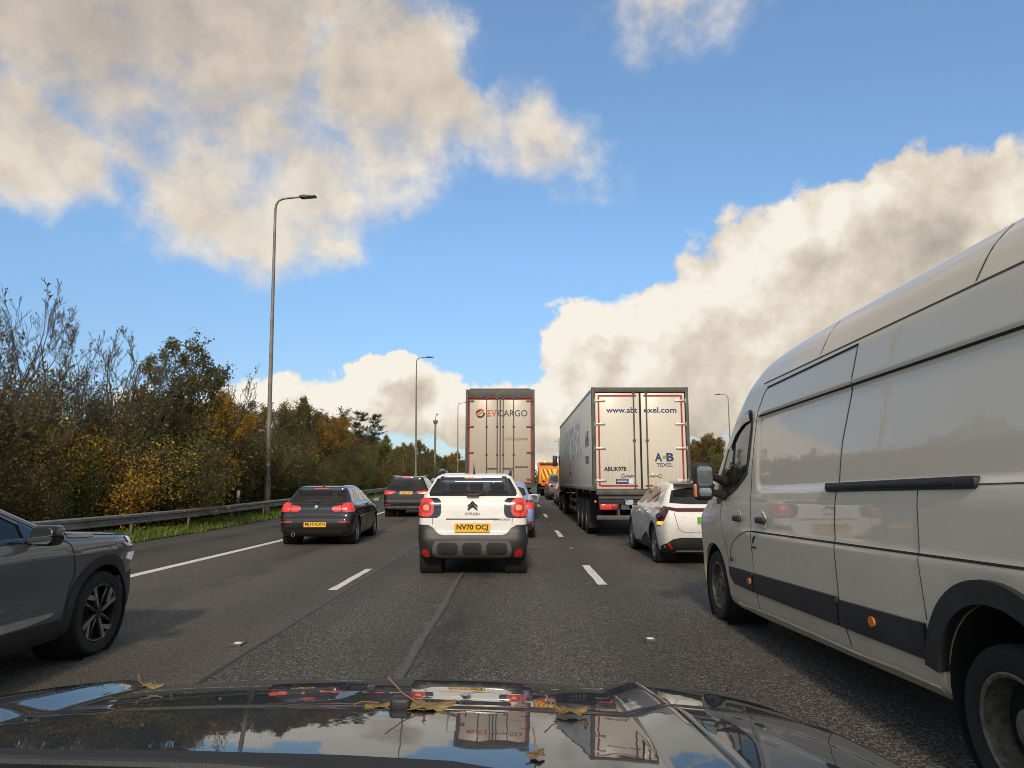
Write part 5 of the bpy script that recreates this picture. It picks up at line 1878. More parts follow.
# ---------------------------------------------------------------- long high-roof panel van on the right
def panel_van():
    Y0, XC = 2.12, 3.165
    t = thing('panel_van', 'long white high roof panel van filling the right side, black door rail', 'van', at(Y0, XC), 0)
    L = 6.45
    prof = [(0.25, 0.34), (0.03, 0.40), (0.0, 0.60), (0.0, 1.5), (0.02, 2.40), (0.10, 2.62), (0.35, 2.68), (1.5, 2.70), (2.6, 2.70), (3.5, 2.66), (4.05, 2.56), (4.38, 2.40), (4.68, 2.20),
            (5.08, 1.92), (5.58, 1.40), (5.78, 1.27), (6.12, 1.13), (6.31, 0.97), (6.42, 0.78), (6.45, 0.60), (6.41, 0.38), (6.1, 0.26), (5.0, 0.24), (3.0, 0.28)]
    wsec = [(0.22, 0.955), (0.36, 0.995), (0.52, 1.015), (0.72, 1.02), (1.0, 1.035), (1.30, 1.035), (1.42, 1.020), (1.6, 1.012), (2.0, 0.972), (2.08, 0.970), (2.33, 0.945), (2.38, 0.930), (2.50, 0.895), (2.60, 0.82), (2.72, 0.64)]

    def rr(y, z, y0, y1, z0, z1, r, soft):
        q = np.maximum(np.abs(y - (y0 + y1) / 2) - (y1 - y0) / 2 + r, 0)
        w = np.maximum(np.abs(z - (z0 + z1) / 2) - (z1 - z0) / 2 + r, 0)
        sd = np.sqrt(q * q + w * w) - r
        return np.clip(0.5 - sd / soft, 0, 1)

    def press(y, z):
        e = np.zeros_like(y)
        for a, b in ((0.15, 4.06),):       # pressed window fields
            g = rr(y, z, a, b, 1.40, 2.055, 0.10, 0.05)
            e = e - 0.014 * g * g * (3 - 2 * g)
        h = np.clip((z - 1.00) / 0.06, 0, 1)
        e = e + 0.012 * (1 - h * h * (3 - 2 * h)) * np.clip((4.6 - y) / 0.3, 0, 1)     # swage under the middle seam
        # the flank runs in toward the windscreen and the front wing
        e = e - 0.03 * np.clip((y - 4.45) / 1.0, 0, 1) ** 2 * np.clip((z - 1.15) / 0.6, 0, 1)
        return e
    B = Body(prof, wsec, L, rear=(0.35, 0.06), front=(0.65, 0.26), k=0.11, spine=1.25, n=(34, 250, 120), ends=(0.7, 1.2), extra=press, wsm=0.04)
    yr, yf, Rt = 1.05, 5.50, 0.36
    body = link('body', B.mesh('body'), 'van_white_paint', t)
    cut(body, [cyl_mesh(y, 0.40, 0.46 if y == yr else 0.45, *sorted((s * 0.58, s * 1.6)), n=56) for y in (yr, yf) for s in (-1, 1)])
    liners(t, [(s * 1.0, yr, 0.40) for s in (-1, 1)], 0.46, 0.42)
    liners(t, [(s * 1.0, yf, 0.40) for s in (-1, 1)], 0.45, 0.42)
    wheels = []
    for s in (-1, 1):
        wheels.append(wheel(t, s * (1.005 - 0.11), yr, Rt, Rt, 0.22, 'dual', s, 'rim_dirty', Rt * 0.66))
        wheels.append(wheel(t, s * (1.0 - 0.11), yf, Rt, Rt, 0.22, 'steel', s, 'rim_dirty', Rt * 0.66))
    # ---- seams and gutters
    sm, fine = MB(), MB()
    for a in ('left', 'right'):
        for pts, w in (([(3.98, 2.20), (4.08, 2.10), (4.13, 1.98), (4.16, 1.80), (4.20, 1.40), (4.22, 1.10), (4.22, 0.75), (4.17, 0.30)], 0.010),   # front edge of the sliding door
                       ([(2.25, 2.29), (2.46, 1.70), (2.56, 1.15), (2.58, 0.68), (2.46, 0.30)], 0.011),
                       ([(0.02, 2.055), (4.06, 2.055)], 0.015),        # upper gutter of the window fields
                       ([(-0.0, 2.345), (3.95, 2.335)], 0.012),        # roof joint
                       ([(2.24, 2.305), (3.86, 2.285)], 0.017),        # sliding door top gap
                       ([(0.05, 1.03), (4.21, 1.03)], 0.013),          # swage seam
                       ([(1.58, 1.385), (1.60, 1.0), (1.59, 0.70)], 0.006),
                                              ([(4.93, 0.68), (4.92, 0.76), (4.88, 0.83), (4.80, 0.89), (4.70, 0.94), (4.58, 0.975), (4.44, 1.005), (4.32, 1.025), (4.22, 1.03)], 0.009),
                       ([(5.10, 1.28), (5.16, 1.15), (5.12, 1.0), (5.02, 0.85), (4.98, 0.66)], 0.006),
                       ([(3.86, 2.285), (3.94, 2.24), (3.98, 2.20)], 0.010),
                       ([(2.82, 2.36), (2.70, 2.58)], 0.006), ([(1.10, 2.36), (0.98, 2.60)], 0.010), ([(0.3, 1.385), (1.20, 1.385)], 0.007)):
            # finer points along long strokes so that they follow the presses
            (sm if w > 0.0125 else fine).mesh(tmp_mesh(B.panel(stroke(pts, w * (1.0 if w > 0.0125 else 0.85)), a, 0.0025, 0.012, 0.045)))
    sm.build('body_gutter', 'seam_dark', t)
    fine.build('panel_seam', 'seam_brown', t)
    sf = MB()
    for a in ('left', 'right'):
        sf.mesh(tmp_mesh(B.panel([(4.10, 0.90), (4.20, 0.90), (4.20, 0.885), (4.10, 0.885)], a, 0.006, 0.012, 0.04)))
        sf.mesh(tmp_mesh(B.panel(stroke([(4.10, 0.99), (4.15, 0.965), (4.17, 0.93)], 0.018), a, 0.006, 0.012, 0.04)))
    sf.build('hinge', 'seam_dark', t)
    # ---- black rubbing strips, arch trims
    for y0, y1 in ((1.60, 2.555), (2.585, 4.19), (4.23, 4.92)):
        p = [(y0, 0.50), (y0, 0.68), (y1, 0.665), (y1, 0.50)] if y1 < 4.5 else [(y0, 0.50), (y0, 0.665), (y1 + 0.02, 0.655), (y1 + 0.005, 0.58), (y1 - 0.12, 0.505)]
        if y0 == 1.62:
            p = [(1.50, 0.50), (1.48, 0.67), (2.555, 0.675), (2.555, 0.50)]
        B.pair('rubbing_strip', 'black_plastic', t, p, 0.022, 0.04, 0.05)
    B.pair('arch_trim', 'black_plastic', t, arc_band(yr, 0.40, 0.452, 0.560, 8, 190, 34), 0.030, 0.06, 0.05)
    for y, z in ((4.29, 0.585), (2.12, 0.60)):
        for s in (-1, 1):
            B.put('side_marker', 'amber_lens', t, [(y + 0.036 * math.cos(2 * PI * k / 16), z + 0.030 * math.sin(2 * PI * k / 16)) for k in range(16)], 'left' if s < 0 else 'right', 0.032, 0.02, 0.03)
    lettering('dCi', 0.055, 'ink_black', t, (-1.040, 4.83, 0.735), FACE_LEFT)
    # ---- sliding door rail
    for s in (-1, 1):
        MB().prism(rrect(1.10, 1.366, 2.66, 1.426, 0.018), 'x', s * 1.0, s * 1.042, bev=0.006).build('door_rail', 'black_plastic', t)
        rl = MB().box((s * 1.043, 1.95, 1.392), (0.010, 1.40, 0.022), bev=0.004).build('rail_groove', 'seam_dark', t)
    # ---- handles
    for s in (-1, 1):
        for y in (4.55, 3.91):
            cup = MB().lathe([(0.080, 0.0), (0.075, s * 0.006), (0.068, s * 0.008), (0.03, -s * 0.004), (0.004, -s * 0.006)], 24, 'x', (s * (1.034 if y < 4.2 else 1.030), y, 1.135))
            c = cup.build('handle_cup', 'van_white_paint', t)
            MB().box((s * 1.062, y - 0.005, 1.135), (0.04, 0.205, 0.055), bev=0.02, seg=3).build('door_handle', 'black_plastic', t)
    # ---- cab glass, door frame, mirror
    dw = [(4.20, 2.02), (4.22, 2.12), (4.30, 2.15), (4.60, 2.09), (4.88, 1.89), (5.26, 1.42), (5.28, 1.28), (5.20, 1.26), (5.04, 1.31), (4.70, 1.385), (4.53, 1.45), (4.40, 1.50), (4.28, 1.56)]
    B.pair('window_frame', 'black_plastic', t, chaikin(dw, 1), 0.006, 0.02, 0.05)
    win = [(4.24, 2.02), (4.27, 2.10), (4.47, 2.06), (4.60, 2.00), (4.66, 1.90), (4.66, 1.44), (4.53, 1.49), (4.33, 1.59)]
    B.pair('door_window', 'glass_dark', t, win, 0.010, 0.01, 0.04)
    B.pair('quarter_window', 'glass_dark', t, [(4.72, 1.94), (4.90, 1.78), (5.10, 1.48), (5.10, 1.36), (4.85, 1.41), (4.72, 1.44)], 0.010, 0.01, 0.04)
    B.pair('wind_deflector', 'deflector_blue', t, [(4.23, 2.03), (4.26, 2.125), (4.50, 2.09), (4.66, 2.00), (4.86, 1.84), (4.82, 1.80), (4.62, 1.94), (4.44, 2.01), (4.28, 2.03)], 0.030, 0.006, 0.04)
    B.put('windscreen', 'glass_dark', t, chaikin([(-0.86, 1.46), (0.86, 1.46), (0.76, 2.08), (-0.76, 2.08)], 1), 'front', 0.006, 0.02, 0.1)
    for s in (-1, 1):
        cx, cy, cz = s * 1.300, 4.80, 1.49
        mb = MB().box((cx, cy, cz), (0.190, 0.16, 0.37), bev=0.055, seg=4)
        m = mb.build('door_mirror', 'black_plastic', t)
        MB().prism(rrect(cx - 0.075, cz - 0.04, cx + 0.075, cz + 0.145, 0.03), 'y', cy - 0.086, cy - 0.07).build('mirror_glass', 'mirror_glass', m)
        MB().prism(rrect(cx - 0.06, cz - 0.145, cx + 0.06, cz - 0.065, 0.025), 'y', cy - 0.086, cy - 0.07).build('blind_spot_mirror', 'mirror_glass', m)
        MB().box((cx + s * 0.085, cy - 0.035, cz - 0.09), (0.03, 0.06, 0.13), bev=0.012).build('side_repeater', 'amber_lens', m)
        MB().tube([(cx - s * 0.06, cy + 0.02, cz + 0.07), (s * 1.12, cy + 0.08, cz + 0.03), (s * 0.95, cy + 0.22, cz - 0.02)], [0.035, 0.04, 0.06], 10).tube([(cx - s * 0.06, cy + 0.02, cz - 0.10), (s * 1.12, cy + 0.08, cz - 0.12), (s * 0.95, cy + 0.24, cz - 0.15)], [0.032, 0.04, 0.06], 10).build('mirror_arm', 'black_plastic', m)
        B.put('headlight', 'clear_lens', t, [(s * 0.62, 0.78), (s * 0.66, 1.02), (s * 0.86, 1.12), (s * 0.94, 0.92), (s * 0.88, 0.76)], 'front', 0.008, 0.03, 0.05)
    B.put('front_bumper', 'black_plastic', t, [(-0.95, 0.26), (0.95, 0.26), (0.92, 0.50), (-0.92, 0.50)], 'front', 0.012, 0.05, 0.08)
    B.put('grille', 'gloss_black', t, chaikin([(-0.50, 0.66), (0.50, 0.66), (0.56, 0.92), (-0.56, 0.92)], 1), 'front', 0.010, 0.03, 0.08)
    for s in (-1, 1):
        B.put('tail_light', 'red_lens', t, rrect(min(s * 0.86, s * 0.98), 0.85, max(s * 0.86, s * 0.98), 1.45, 0.03), 'rear', 0.01, 0.03, 0.06)
    MB().box((0, -0.03, 0.42), (1.9, 0.16, 0.16), bev=0.04).build('rear_bumper', 'black_plastic', t)
    B.put('door_seal', 'seam_dark', t, stroke([(0.0, 0.55), (0.0, 2.55)], 0.016), 'rear', 0.003, 0.01, 0.08)
    MB().box((0.10, -0.02, 1.10), (0.16, 0.05, 0.06), bev=0.015).build('door_handle', 'black_plastic', t)
    # sill step along the bottom
    B.pair('sill_step', 'van_white_paint', t, [(1.56, 0.285), (4.86, 0.245), (4.86, 0.285), (1.56, 0.325)], 0.014, 0.03, 0.08)
    # the loaded body sits slightly nose down: shear everything but the wheels
    for o in t.children:
        if o.name.startswith('wheel'):
            continue
        shear(o)
    return t


def shear(o, k=0.020, y_ref=3.0):
    me = o.data
    co = np.empty(len(me.vertices) * 3)
    me.vertices.foreach_get('co', co)
    co = co.reshape(-1, 3)
    co[:, 2] -= (co[:, 1] - y_ref) * k
    me.vertices.foreach_set('co', co.ravel())
    me.update()
    for c in o.children:
        shear(c, k, y_ref)


pmat('seam_brown', (0.055, 0.047, 0.036), 0.7)
pmat('deflector_blue', (0.05, 0.07, 0.13), 0.06, coat=0.6)
panel_van()


# ---------------------------------------------------------------- articulated lorries
def axle_wheels(t, y, zc, half, r=0.50, w=0.38, name='lorry_wheel'):
    for s in (-1, 1):
        x = s * (half - w / 2)
        e = sub_empty('wheel', t, (x, y, zc))
        h = w / 2
        rr = r * 0.56
        MB().lathe([(rr, -h * .9), (rr + .06, -h), (r - .04, -h), (r - .01, -h + .03), (r, -h + .06), (r, -.02), (r - .012, -.014), (r - .012, .014), (r, .02), (r, h - .06), (r - .01, h - .03), (r - .04, h), (rr + .06, h), (rr, h * .9), (rr, -h * .9)], 40, 'x').build('tyre', 'rubber', e, angle=45)
        MB().lathe([(rr, s * h * .92), (rr - .03, s * h * .85), (rr - .04, s * h * .3), (rr * .6, s * h * .1), (rr * .5, s * h * .75), (rr * .3, s * h * .85), (.02, s * h * .85)], 32, 'x').build('rim', 'rim_silver_dirty', e)


pmat('rim_silver_dirty', (0.26, 0.245, 0.22), 0.5, metal=0.6, vary=0.3, vscale=20)
pmat('frame_grime', (0.085, 0.078, 0.066), 0.65, metal=0.2, vary=0.35, vscale=5)
pmat('chassis_black', (0.016, 0.015, 0.014), 0.75, vary=0.3)
pmat('galv_rod', (0.10, 0.09, 0.075), 0.55, metal=0.4, vary=0.25)


def grimy_panel(name, col, dirt, amount):
    """painted trailer panel with rain streaks and road film rising from the bottom"""
    m, k, b, o = new_mat(name)
    co = k.n('ShaderNodeTexCoord').outputs['Object']
    st = k.noise(k.vm('MULTIPLY', co, (9.0, 9.0, 0.45)), 2.0, 5, 0.6)
    bl = k.noise(co, 1.7, 6, 0.62)
    sp = k.n('ShaderNodeSeparateXYZ', {0: co})
    lowf = k.mr(k.m('ADD', sp.outputs[2], k.m('MULTIPLY', k.m('SUBTRACT', bl, .5), 1.4)), 1.0, 2.6, 1.0, 0.15)
    f = k.m('MULTIPLY', k.m('ADD', k.mr(st, .42, .75), k.m('MULTIPLY', bl, .5)), k.m('MULTIPLY', lowf, amount), clamp=True)
    k.set(b.inputs['Base Color'], k.mix(f, col, dirt))
    k.set(b.inputs['Roughness'], k.m('ADD', 0.32, k.m('MULTIPLY', f, 0.5)))
    bm = k.n('ShaderNodeBump', {'Strength': 0.10, 'Distance': 0.02, 'Height': k.noise(co, 2.3, 2, .5)})
    k.set(b.inputs['Normal'], bm.outputs[0])


grimy_panel('trailer_door_white', (0.62, 0.56, 0.46), (0.32, 0.27, 0.18), 0.5)
grimy_panel('trailer_door_cream', (0.46, 0.385, 0.305), (0.23, 0.185, 0.13), 0.6)
grimy_panel('trailer_side_white', (0.80, 0.75, 0.66), (0.42, 0.37, 0.27), 0.5)
grimy_panel('curtain_grey', (0.45, 0.43, 0.40), (0.25, 0.22, 0.17), 0.5)


def lock_rod(t, x, y, z0, z1, n_brackets, r=0.018):
    mb = MB().tube([(x, y, z0), (x, y, z1)], r, 10)
    for i in range(n_brackets):
        z = z0 + 0.06 + (z1 - z0 - 0.12) * i / (n_brackets - 1)
        mb.box((x, y + 0.005, z), (0.085, 0.035, 0.06), bev=0.01)
    return mb.build('lock_rod', 'galv_rod', t)


def tractor(t, L, half, zdeck):
    """the lorry unit ahead of its trailer"""
    y0 = L + 0.55
    cab = MB().box((0, y0 + 1.15, 2.35), (2.42, 2.0, 2.75), bev=0.16, seg=4)
    cab.prism([(y0 + 0.3, 3.55), (y0 + 1.9, 3.55), (y0 + 0.35, 3.95)], 'x', -1.05, 1.05, bev=0.05)
    cab.build('cab', 'cab_dark', t)
    MB().prism([(-1.05, 2.15), (1.05, 2.15), (1.02, 3.05), (-1.02, 3.05)], 'y', y0 + 2.13, y0 + 2.17).build('windscreen', 'glass_dark', t)
    for s in (-1, 1):
        MB().box((s * 1.38, y0 + 1.85, 2.5), (0.22, 0.16, 0.55), bev=0.05).tube([(s * 1.1, y0 + 1.9, 2.7), (s * 1.38, y0 + 1.88, 2.7)], 0.03, 6).build('door_mirror', 'black_plastic', t)
        MB().prism([(y0 + 0.9, 2.15), (y0 + 1.95, 2.15), (y0 + 1.80, 2.95), (y0 + 0.9, 2.95)], 'x', s * 1.205, s * 1.218).build('side_window', 'glass_dark', t)
    MB().box((0, L - 0.9, 0.80), (0.9, 5.4, 0.28), bev=0.03).box((0, y0 + 1.9, 0.62), (2.38, 0.5, 0.5), bev=0.08).build('chassis', 'chassis_black', t)
    for s in (-1, 1):
        MB().box((s * 0.95, L - 0.35, 0.62), (0.5, 1.3, 0.5), bev=0.08).build('fuel_tank', 'galv_rod', t)
    axle_wheels(t, L - 1.6, 0.50, half - 0.05)
    axle_wheels(t, y0 + 1.45, 0.50, half - 0.10)


pmat('cab_dark', (0.035, 0.04, 0.055), 0.3, coat=0.8)


def running_gear(t, half, L, deck):
    for y in (2.2, 3.5, 4.8):
        axle_wheels(t, y, 0.50, half - 0.03)
        MB().tube([(-half + 0.3, y, 0.5), (half - 0.3, y, 0.5)], 0.075, 10).build('axle', 'chassis_black', t)
    ch = MB()
    for s in (-1, 1):
        ch.box((s * 0.55, L * 0.47, deck - 0.22), (0.14, L * 0.90, 0.34), bev=0.01)
    for k in range(9):
        ch.box((0, 0.6 + k * 1.45, deck - 0.10), (2.3, 0.08, 0.12), bev=0.01)
    ch.build('chassis', 'chassis_black', t)
    for s in (-1, 1):
        MB().box((s * (half - 0.1), L * 0.56, 0.82), (0.04, 3.6, 0.14), bev=0.01).box((s * (half - 0.1), L * 0.56, 0.52), (0.04, 3.6, 0.14), bev=0.01).box((s * (half - 0.12), L * 0.46, 0.85), (0.06, 0.08, 0.85)).box((s * (half - 0.12), L * 0.66, 0.85), (0.06, 0.08, 0.85)).build('side_guard', 'frame_grime', t)
        MB().box((s * (half - 0.22), 1.52, 0.58), (0.42, 0.02, 0.75), bev=0.005).build('mud_flap', 'rubber', t)


def rear_lights(t, half, z, y=-0.02, lit=True):
    for s in (-1, 1):
        b = MB().box((s * (half - 0.42), y, z), (0.52, 0.10, 0.17), bev=0.02).build('tail_light', 'black_plastic', t)
        MB().box((s * (half - 0.34), y - 0.05, z), (0.30, 0.02, 0.135), bev=0.008).build('brake_lamp', 'red_lit', b)
        MB().box((s * (half - 0.57), y - 0.05, z), (0.13, 0.02, 0.135), bev=0.008).build('lamp_lens', 'red_lens', b)


def trailer_left():
    half, L, top, deck = 1.275, 13.6, 4.86, 1.34
    t = thing('articulated_lorry', 'tall cream box lorry in our lane with four vertical lock bars on its rear doors', 'lorry', at(25.3, -0.585), 0, rotx=slope(25))
    MB().box((0, L / 2 + 0.06, (top + deck) / 2), (2 * half - 0.02, L - 0.12, top - deck), bev=0.02).build('box_body', 'curtain_grey', t)
    fr = MB()
    for s in (-1, 1):
        fr.box((s * (half - 0.045), 0.03, (top + deck) / 2 - 0.02), (0.095, 0.14, top - deck + 0.04), bev=0.012)
    fr.box((0, 0.03, top - 0.16), (2 * half - 0.19, 0.13, 0.33), bev=0.012).box((0, 0.03, deck - 0.02), (2 * half - 0.19, 0.13, 0.15), bev=0.012)
    fr.box((0, 0.02, top + 0.02), (2 * half - 0.30, 0.10, 0.035), bev=0.01)
    fr.build('rear_frame', 'frame_grime', t)
    zt, zb = top - 0.335, deck + 0.06
    for s in (-1, 1):
        d_ = MB().box((s * 0.588, 0.035, (zt + zb) / 2), (1.16, 0.05, zt - zb - 0.01), bev=0.008).build('rear_door', 'trailer_door_cream', t)
        tp = MB().box((s * 1.145, 0.005, (zt + zb) / 2), (0.045, 0.008, zt - zb - 0.03)).box((s * 0.575, 0.005, zt - 0.028), (1.09, 0.008, 0.045))
        tp.box((s * 0.575, 0.005, zb + 0.03), (1.09, 0.008, 0.045)).build('red_tape', 'red_tape', d_)
        for z in (zt - 0.10, zt - 1.05, zt - 2.0, zb + 0.15):
            MB().box((s * 1.09, -0.005, z), (0.24, 0.028, 0.065), bev=0.012).tube([(s * 1.205, -0.035, z - 0.06), (s * 1.205, -0.035, z + 0.06)], 0.025, 8).build('hinge', 'galv_rod', d_)
        for x in (0.11, 0.50):
            rd = lock_rod(d_, s * x, -0.012, zb - 0.04, zt + 0.05, 4)
        MB().box((s * 0.30, -0.02, zb + 0.55), (0.34, 0.03, 0.045), bev=0.012).build('door_handle', 'galv_rod', d_)
    MB().box((0, 0.006, (zt + zb) / 2), (0.035, 0.03, zt - zb)).build('door_seal', 'seam_dark', t)
    # sign writing across both doors
    y = 0.004
    zc = zt - 0.55
    lettering('EV', 0.33, 'ink_orange', t, (-0.295, y, zc), width=0.34, bold=0.004)
    lettering('CARGO', 0.33, 'ink_grey_dark', t, (0.46, y, zc), width=1.10, bold=0.002)
    serif = MB()
    for x0, w, zz in ((-0.455, 0.05, -1), (-0.455, 0.05, 1), (-0.20, 0.06, 1), (-0.06, 0.05, 1)):
        serif.box((x0, y, zc + zz * 0.112), (w, 0.004, 0.014))
    serif.build('letter_serif', 'ink_orange', t)
    lg = MB()
    cx, cz = -0.74, zc + 0.0
    ring = [(cx + 0.175 * math.cos(R(a)), cz + 0.175 * math.sin(R(a))) for a in range(30, 215, 8)] + [(cx + 0.115 * math.cos(R(a)), cz + 0.115 * math.sin(R(a))) for a in range(215, 30, -8)]
    lg.prism(ring, 'y', y - 0.003, y)
    lg.prism([(cx - 0.14, cz - 0.07), (cx + 0.10, cz + 0.09), (cx + 0.12, cz + 0.05), (cx - 0.11, cz - 0.11)], 'y', y - 0.003, y)
    logo = lg.build('logo', 'ink_orange', t)
    lb = MB().prism([(cx + 0.175 * math.cos(R(a)), cz + 0.175 * math.sin(R(a))) for a in range(225, 375, 8)] + [(cx + 0.11 * math.cos(R(a)), cz + 0.11 * math.sin(R(a))) for a in range(370, 225, -8)], 'y', y - 0.003, y)
    lb.prism([(cx - 0.13, cz - 0.01), (cx + 0.05, cz + 0.11), (cx - 0.01, cz + 0.13), (cx - 0.16, cz + 0.05)], 'y', y - 0.006, y - 0.0035).build('logo_shade', 'ink_black', logo)
    lettering('EV', 0.16, 'ink_orange', t, (0.27, y, zt - 1.50), width=0.15)
    lettering('Cargotrak', 0.16, 'ink_grey', t, (0.70, y, zt - 1.51), width=0.66)
    lettering('MONTRACON', 0.08, 'ink_black', t, (0.79, y, zt - 2.53), width=0.46, bold=0.004)
    running_gear(t, half, L, deck)
    MB().box((0, 0.25, 0.62), (2.3, 0.12, 0.14), bev=0.02).box((-0.6, 0.30, 0.95), (0.08, 0.1, 0.7)).box((0.6, 0.30, 0.95), (0.08, 0.1, 0.7)).build('rear_bumper', 'frame_grime', t)
    rear_lights(t, half, 0.92, 0.2)
    plate(t, 'PN69 VBT', 0.0, 0.20, 0.92)
    tractor(t, L, half, deck)
    return t


pmat('ink_grey_dark', (0.05, 0.05, 0.052), 0.5)


def trailer_right():
    half, L, top, deck = 1.30, 13.6, 4.02, 1.27
    t = thing('refrigerated_lorry', 'white refrigerated lorry in the right lane with red bordered doors and sign written side', 'lorry', at(18.4, 3.34), 0, rotx=slope(20))
    MB().box((0, L / 2 + 0.07, (top + deck) / 2), (2 * half - 0.02, L - 0.13, top - deck), bev=0.025).build('box_body', 'trailer_side_white', t)
    fr = MB()
    for s in (-1, 1):
        fr.box((s * (half - 0.04), 0.03, (top + deck) / 2), (0.085, 0.16, top - deck + 0.02), bev=0.012)
    fr.box((0, 0.03, top - 0.06), (2 * half - 0.17, 0.15, 0.13), bev=0.012).box((0, 0.03, deck - 0.04), (2 * half - 0.17, 0.15, 0.14), bev=0.012)
    fr.box((0, 0.10, deck - 0.17), (2 * half - 0.3, 0.12, 0.12), bev=0.012)
    fr.build('rear_frame', 'frame_grime', t)
    # pale edging just inside the frame
    zt, zb = top - 0.135, deck + 0.04
    for s in (-1, 1):
        d_ = MB().box((s * 0.603, 0.03, (zt + zb) / 2), (1.20, 0.06, zt - zb - 0.008), bev=0.008).build('rear_door', 'trailer_door_white', t)
        tp = MB().box((s * 1.115, -0.003, (zt + zb) / 2), (0.045, 0.008, zt - zb - 0.14)).box((s * 0.595, -0.003, zt - 0.085), (0.995, 0.008, 0.045))
        tp.box((s * 0.595, -0.003, zb + 0.085), (0.995, 0.008, 0.045)).build('red_tape', 'red_tape', d_)
        for z in (zt - 0.22, zt - 0.85, zt - 1.50, zb + 0.22):
            MB().box((s * 1.09, -0.016, z), (0.30, 0.03, 0.055), bev=0.012).tube([(s * 1.225, -0.035, z - 0.055), (s * 1.225, -0.035, z + 0.055)], 0.026, 8).build('hinge', 'steel', d_)
        lock_rod(d_, s * 0.17, -0.018, zb - 0.06, zt + 0.06, 3, 0.020)
        h = MB().tube([(s * 0.17, -0.03, zb + 0.36), (s * 0.45, -0.035, zb + 0.36)], 0.014, 8).box((s * 0.30, -0.03, zb + 0.37), (0.06, 0.03, 0.09), bev=0.01)
        h.lathe([(0.055, -0.012), (0.055, 0.012), (0.032, 0.012), (0.032, -0.012), (0.055, -0.012)], 16, 'y', (s * 0.49, -0.03, zb + 0.36)).build('door_handle', 'steel', d_)
    MB().box((0, -0.004, (zt + zb) / 2), (0.05, 0.02, zt - zb)).build('door_seal', 'seam_dark', t)
    y = -0.003
    lettering('www.abt', 0.21, 'ink_navy', t, (-0.49, y, zt - 0.47), width=0.84, bold=0.004)
    lettering('exel.com', 0.21, 'ink_navy', t, (0.54, y, zt - 0.47), width=0.88, bold=0.004)
    lettering('ABUK978', 0.15, 'ink_black', t, (-0.70, y, zb + 0.53), width=0.60, bold=0.005)
    lg = lettering('A', 0.30, 'ink_navy', t, (0.46, y, zb + 0.84), width=0.20, bold=0.012, name='logo')
    lettering('B', 0.30, 'ink_navy', lg, (0.77, y, zb + 0.84), width=0.20, bold=0.012, name='logo_letter')
    MB().lathe([(0.045, -0.004), (0.005, -0.005)], 16, 'y', (0.615, y, zb + 0.84)).build('logo_dot', 'ink_green', lg)
    lettering('TEXEL', 0.13, 'ink_navy', lg, (0.62, y, zb + 0.635), width=0.44, bold=0.001, name='logo_letter')
    MB().box((-0.52, y, zb + 0.20), (0.34, 0.006, 0.135)).build('sticker', 'ink_navy', t)
    MB().box((-0.52, y - 0.004, zb + 0.20), (0.28, 0.004, 0.012)).box((-0.52, y - 0.004, zb + 0.235), (0.26, 0.004, 0.012)).build('sticker_line', 'ink_white', t)
    MB().box((-0.29, y, zb + 0.205), (0.12, 0.006, 0.12)).build('sticker', 'ink_pale_blue', t)
    # near side: tall letters, house mark and a round transfer
    x = -half + 0.004
    lettering('AB', 0.62, 'ink_navy', t, (x, 1.45, 2.72), FACE_LEFT, width=0.95, bold=0.012)
    MB().lathe([(0.10, -0.004), (0.01, -0.006)], 16, 'x', (x, 1.45, 2.66)).build('logo_dot', 'ink_green', t)
    lettering('TEXEL', 0.30, 'ink_navy', t, (x, 1.45, 2.12), FACE_LEFT, width=1.0, bold=0.004)
    lettering('ABTEXEL', 1.5, 'ink_pale_blue', t, (x, 6.7, 2.86), FACE_LEFT, width=7.6, bold=0.05)
    rg = MB().lathe([(0.42, -0.002), (0.42, -0.006), (0.30, -0.006), (0.30, -0.002)], 28, 'x', (x, 7.4, 1.78)).build('round_transfer', 'ink_pink', t)
    lettering('FOOD', 0.2, 'ink_navy', rg, (x - 0.003, 7.4, 1.78), FACE_LEFT)
    rails = MB()
    for s in (-1, 1):
        rails.box((s * (half - 0.006), L / 2 + 0.1, deck + 0.05), (0.022, L - 0.2, 0.12), bev=0.004).box((s * (half - 0.006), L / 2 + 0.1, top - 0.05), (0.022, L - 0.2, 0.09), bev=0.004)
    rails.build('side_rail', 'trailer_side_rail', t)
    running_gear(t, half, L, deck)
    MB().box((0, 0.28, 0.55), (2.36, 0.10, 0.12), bev=0.02).box((-0.6, 0.32, 0.88), (0.08, 0.1, 0.7)).box((0.6, 0.32, 0.88), (0.08, 0.1, 0.7)).build('rear_bumper', 'frame_grime', t)
    MB().box((0, 0.10, 0.98), (2.3, 0.06, 0.16), bev=0.01).build('light_board', 'chassis_black', t)
    rear_lights(t, half, 0.84, 0.05)
    plate(t, 'AY70 TXL', 0.0, 0.06, 0.86)
    for k in range(7):
        MB().box((-half + 0.03, 1.0 + k * 1.9, deck - 0.06), (0.02, 0.10, 0.05), bev=0.008).build('side_marker', 'amber_lens', t)
    MB().box((-half + 0.06, 0.02, 0.98), (0.06, 0.05, 0.06), bev=0.01).build('outline_lamp', 'red_lit', t)
    MB().box((0, L + 0.22, 3.0), (1.9, 0.42, 1.5), bev=0.08).build('fridge_unit', 'trailer_side_white', t)
    tractor(t, L + 0.45, half, deck)
    return t


pmat('ink_pale_blue', (0.60, 0.66, 0.72), 0.45)
pmat('ink_pink', (0.55, 0.20, 0.22), 0.5)
pmat('trailer_side_rail', (0.40, 0.38, 0.34), 0.45, metal=0.5, vary=0.3)
trailer_left()
trailer_right()


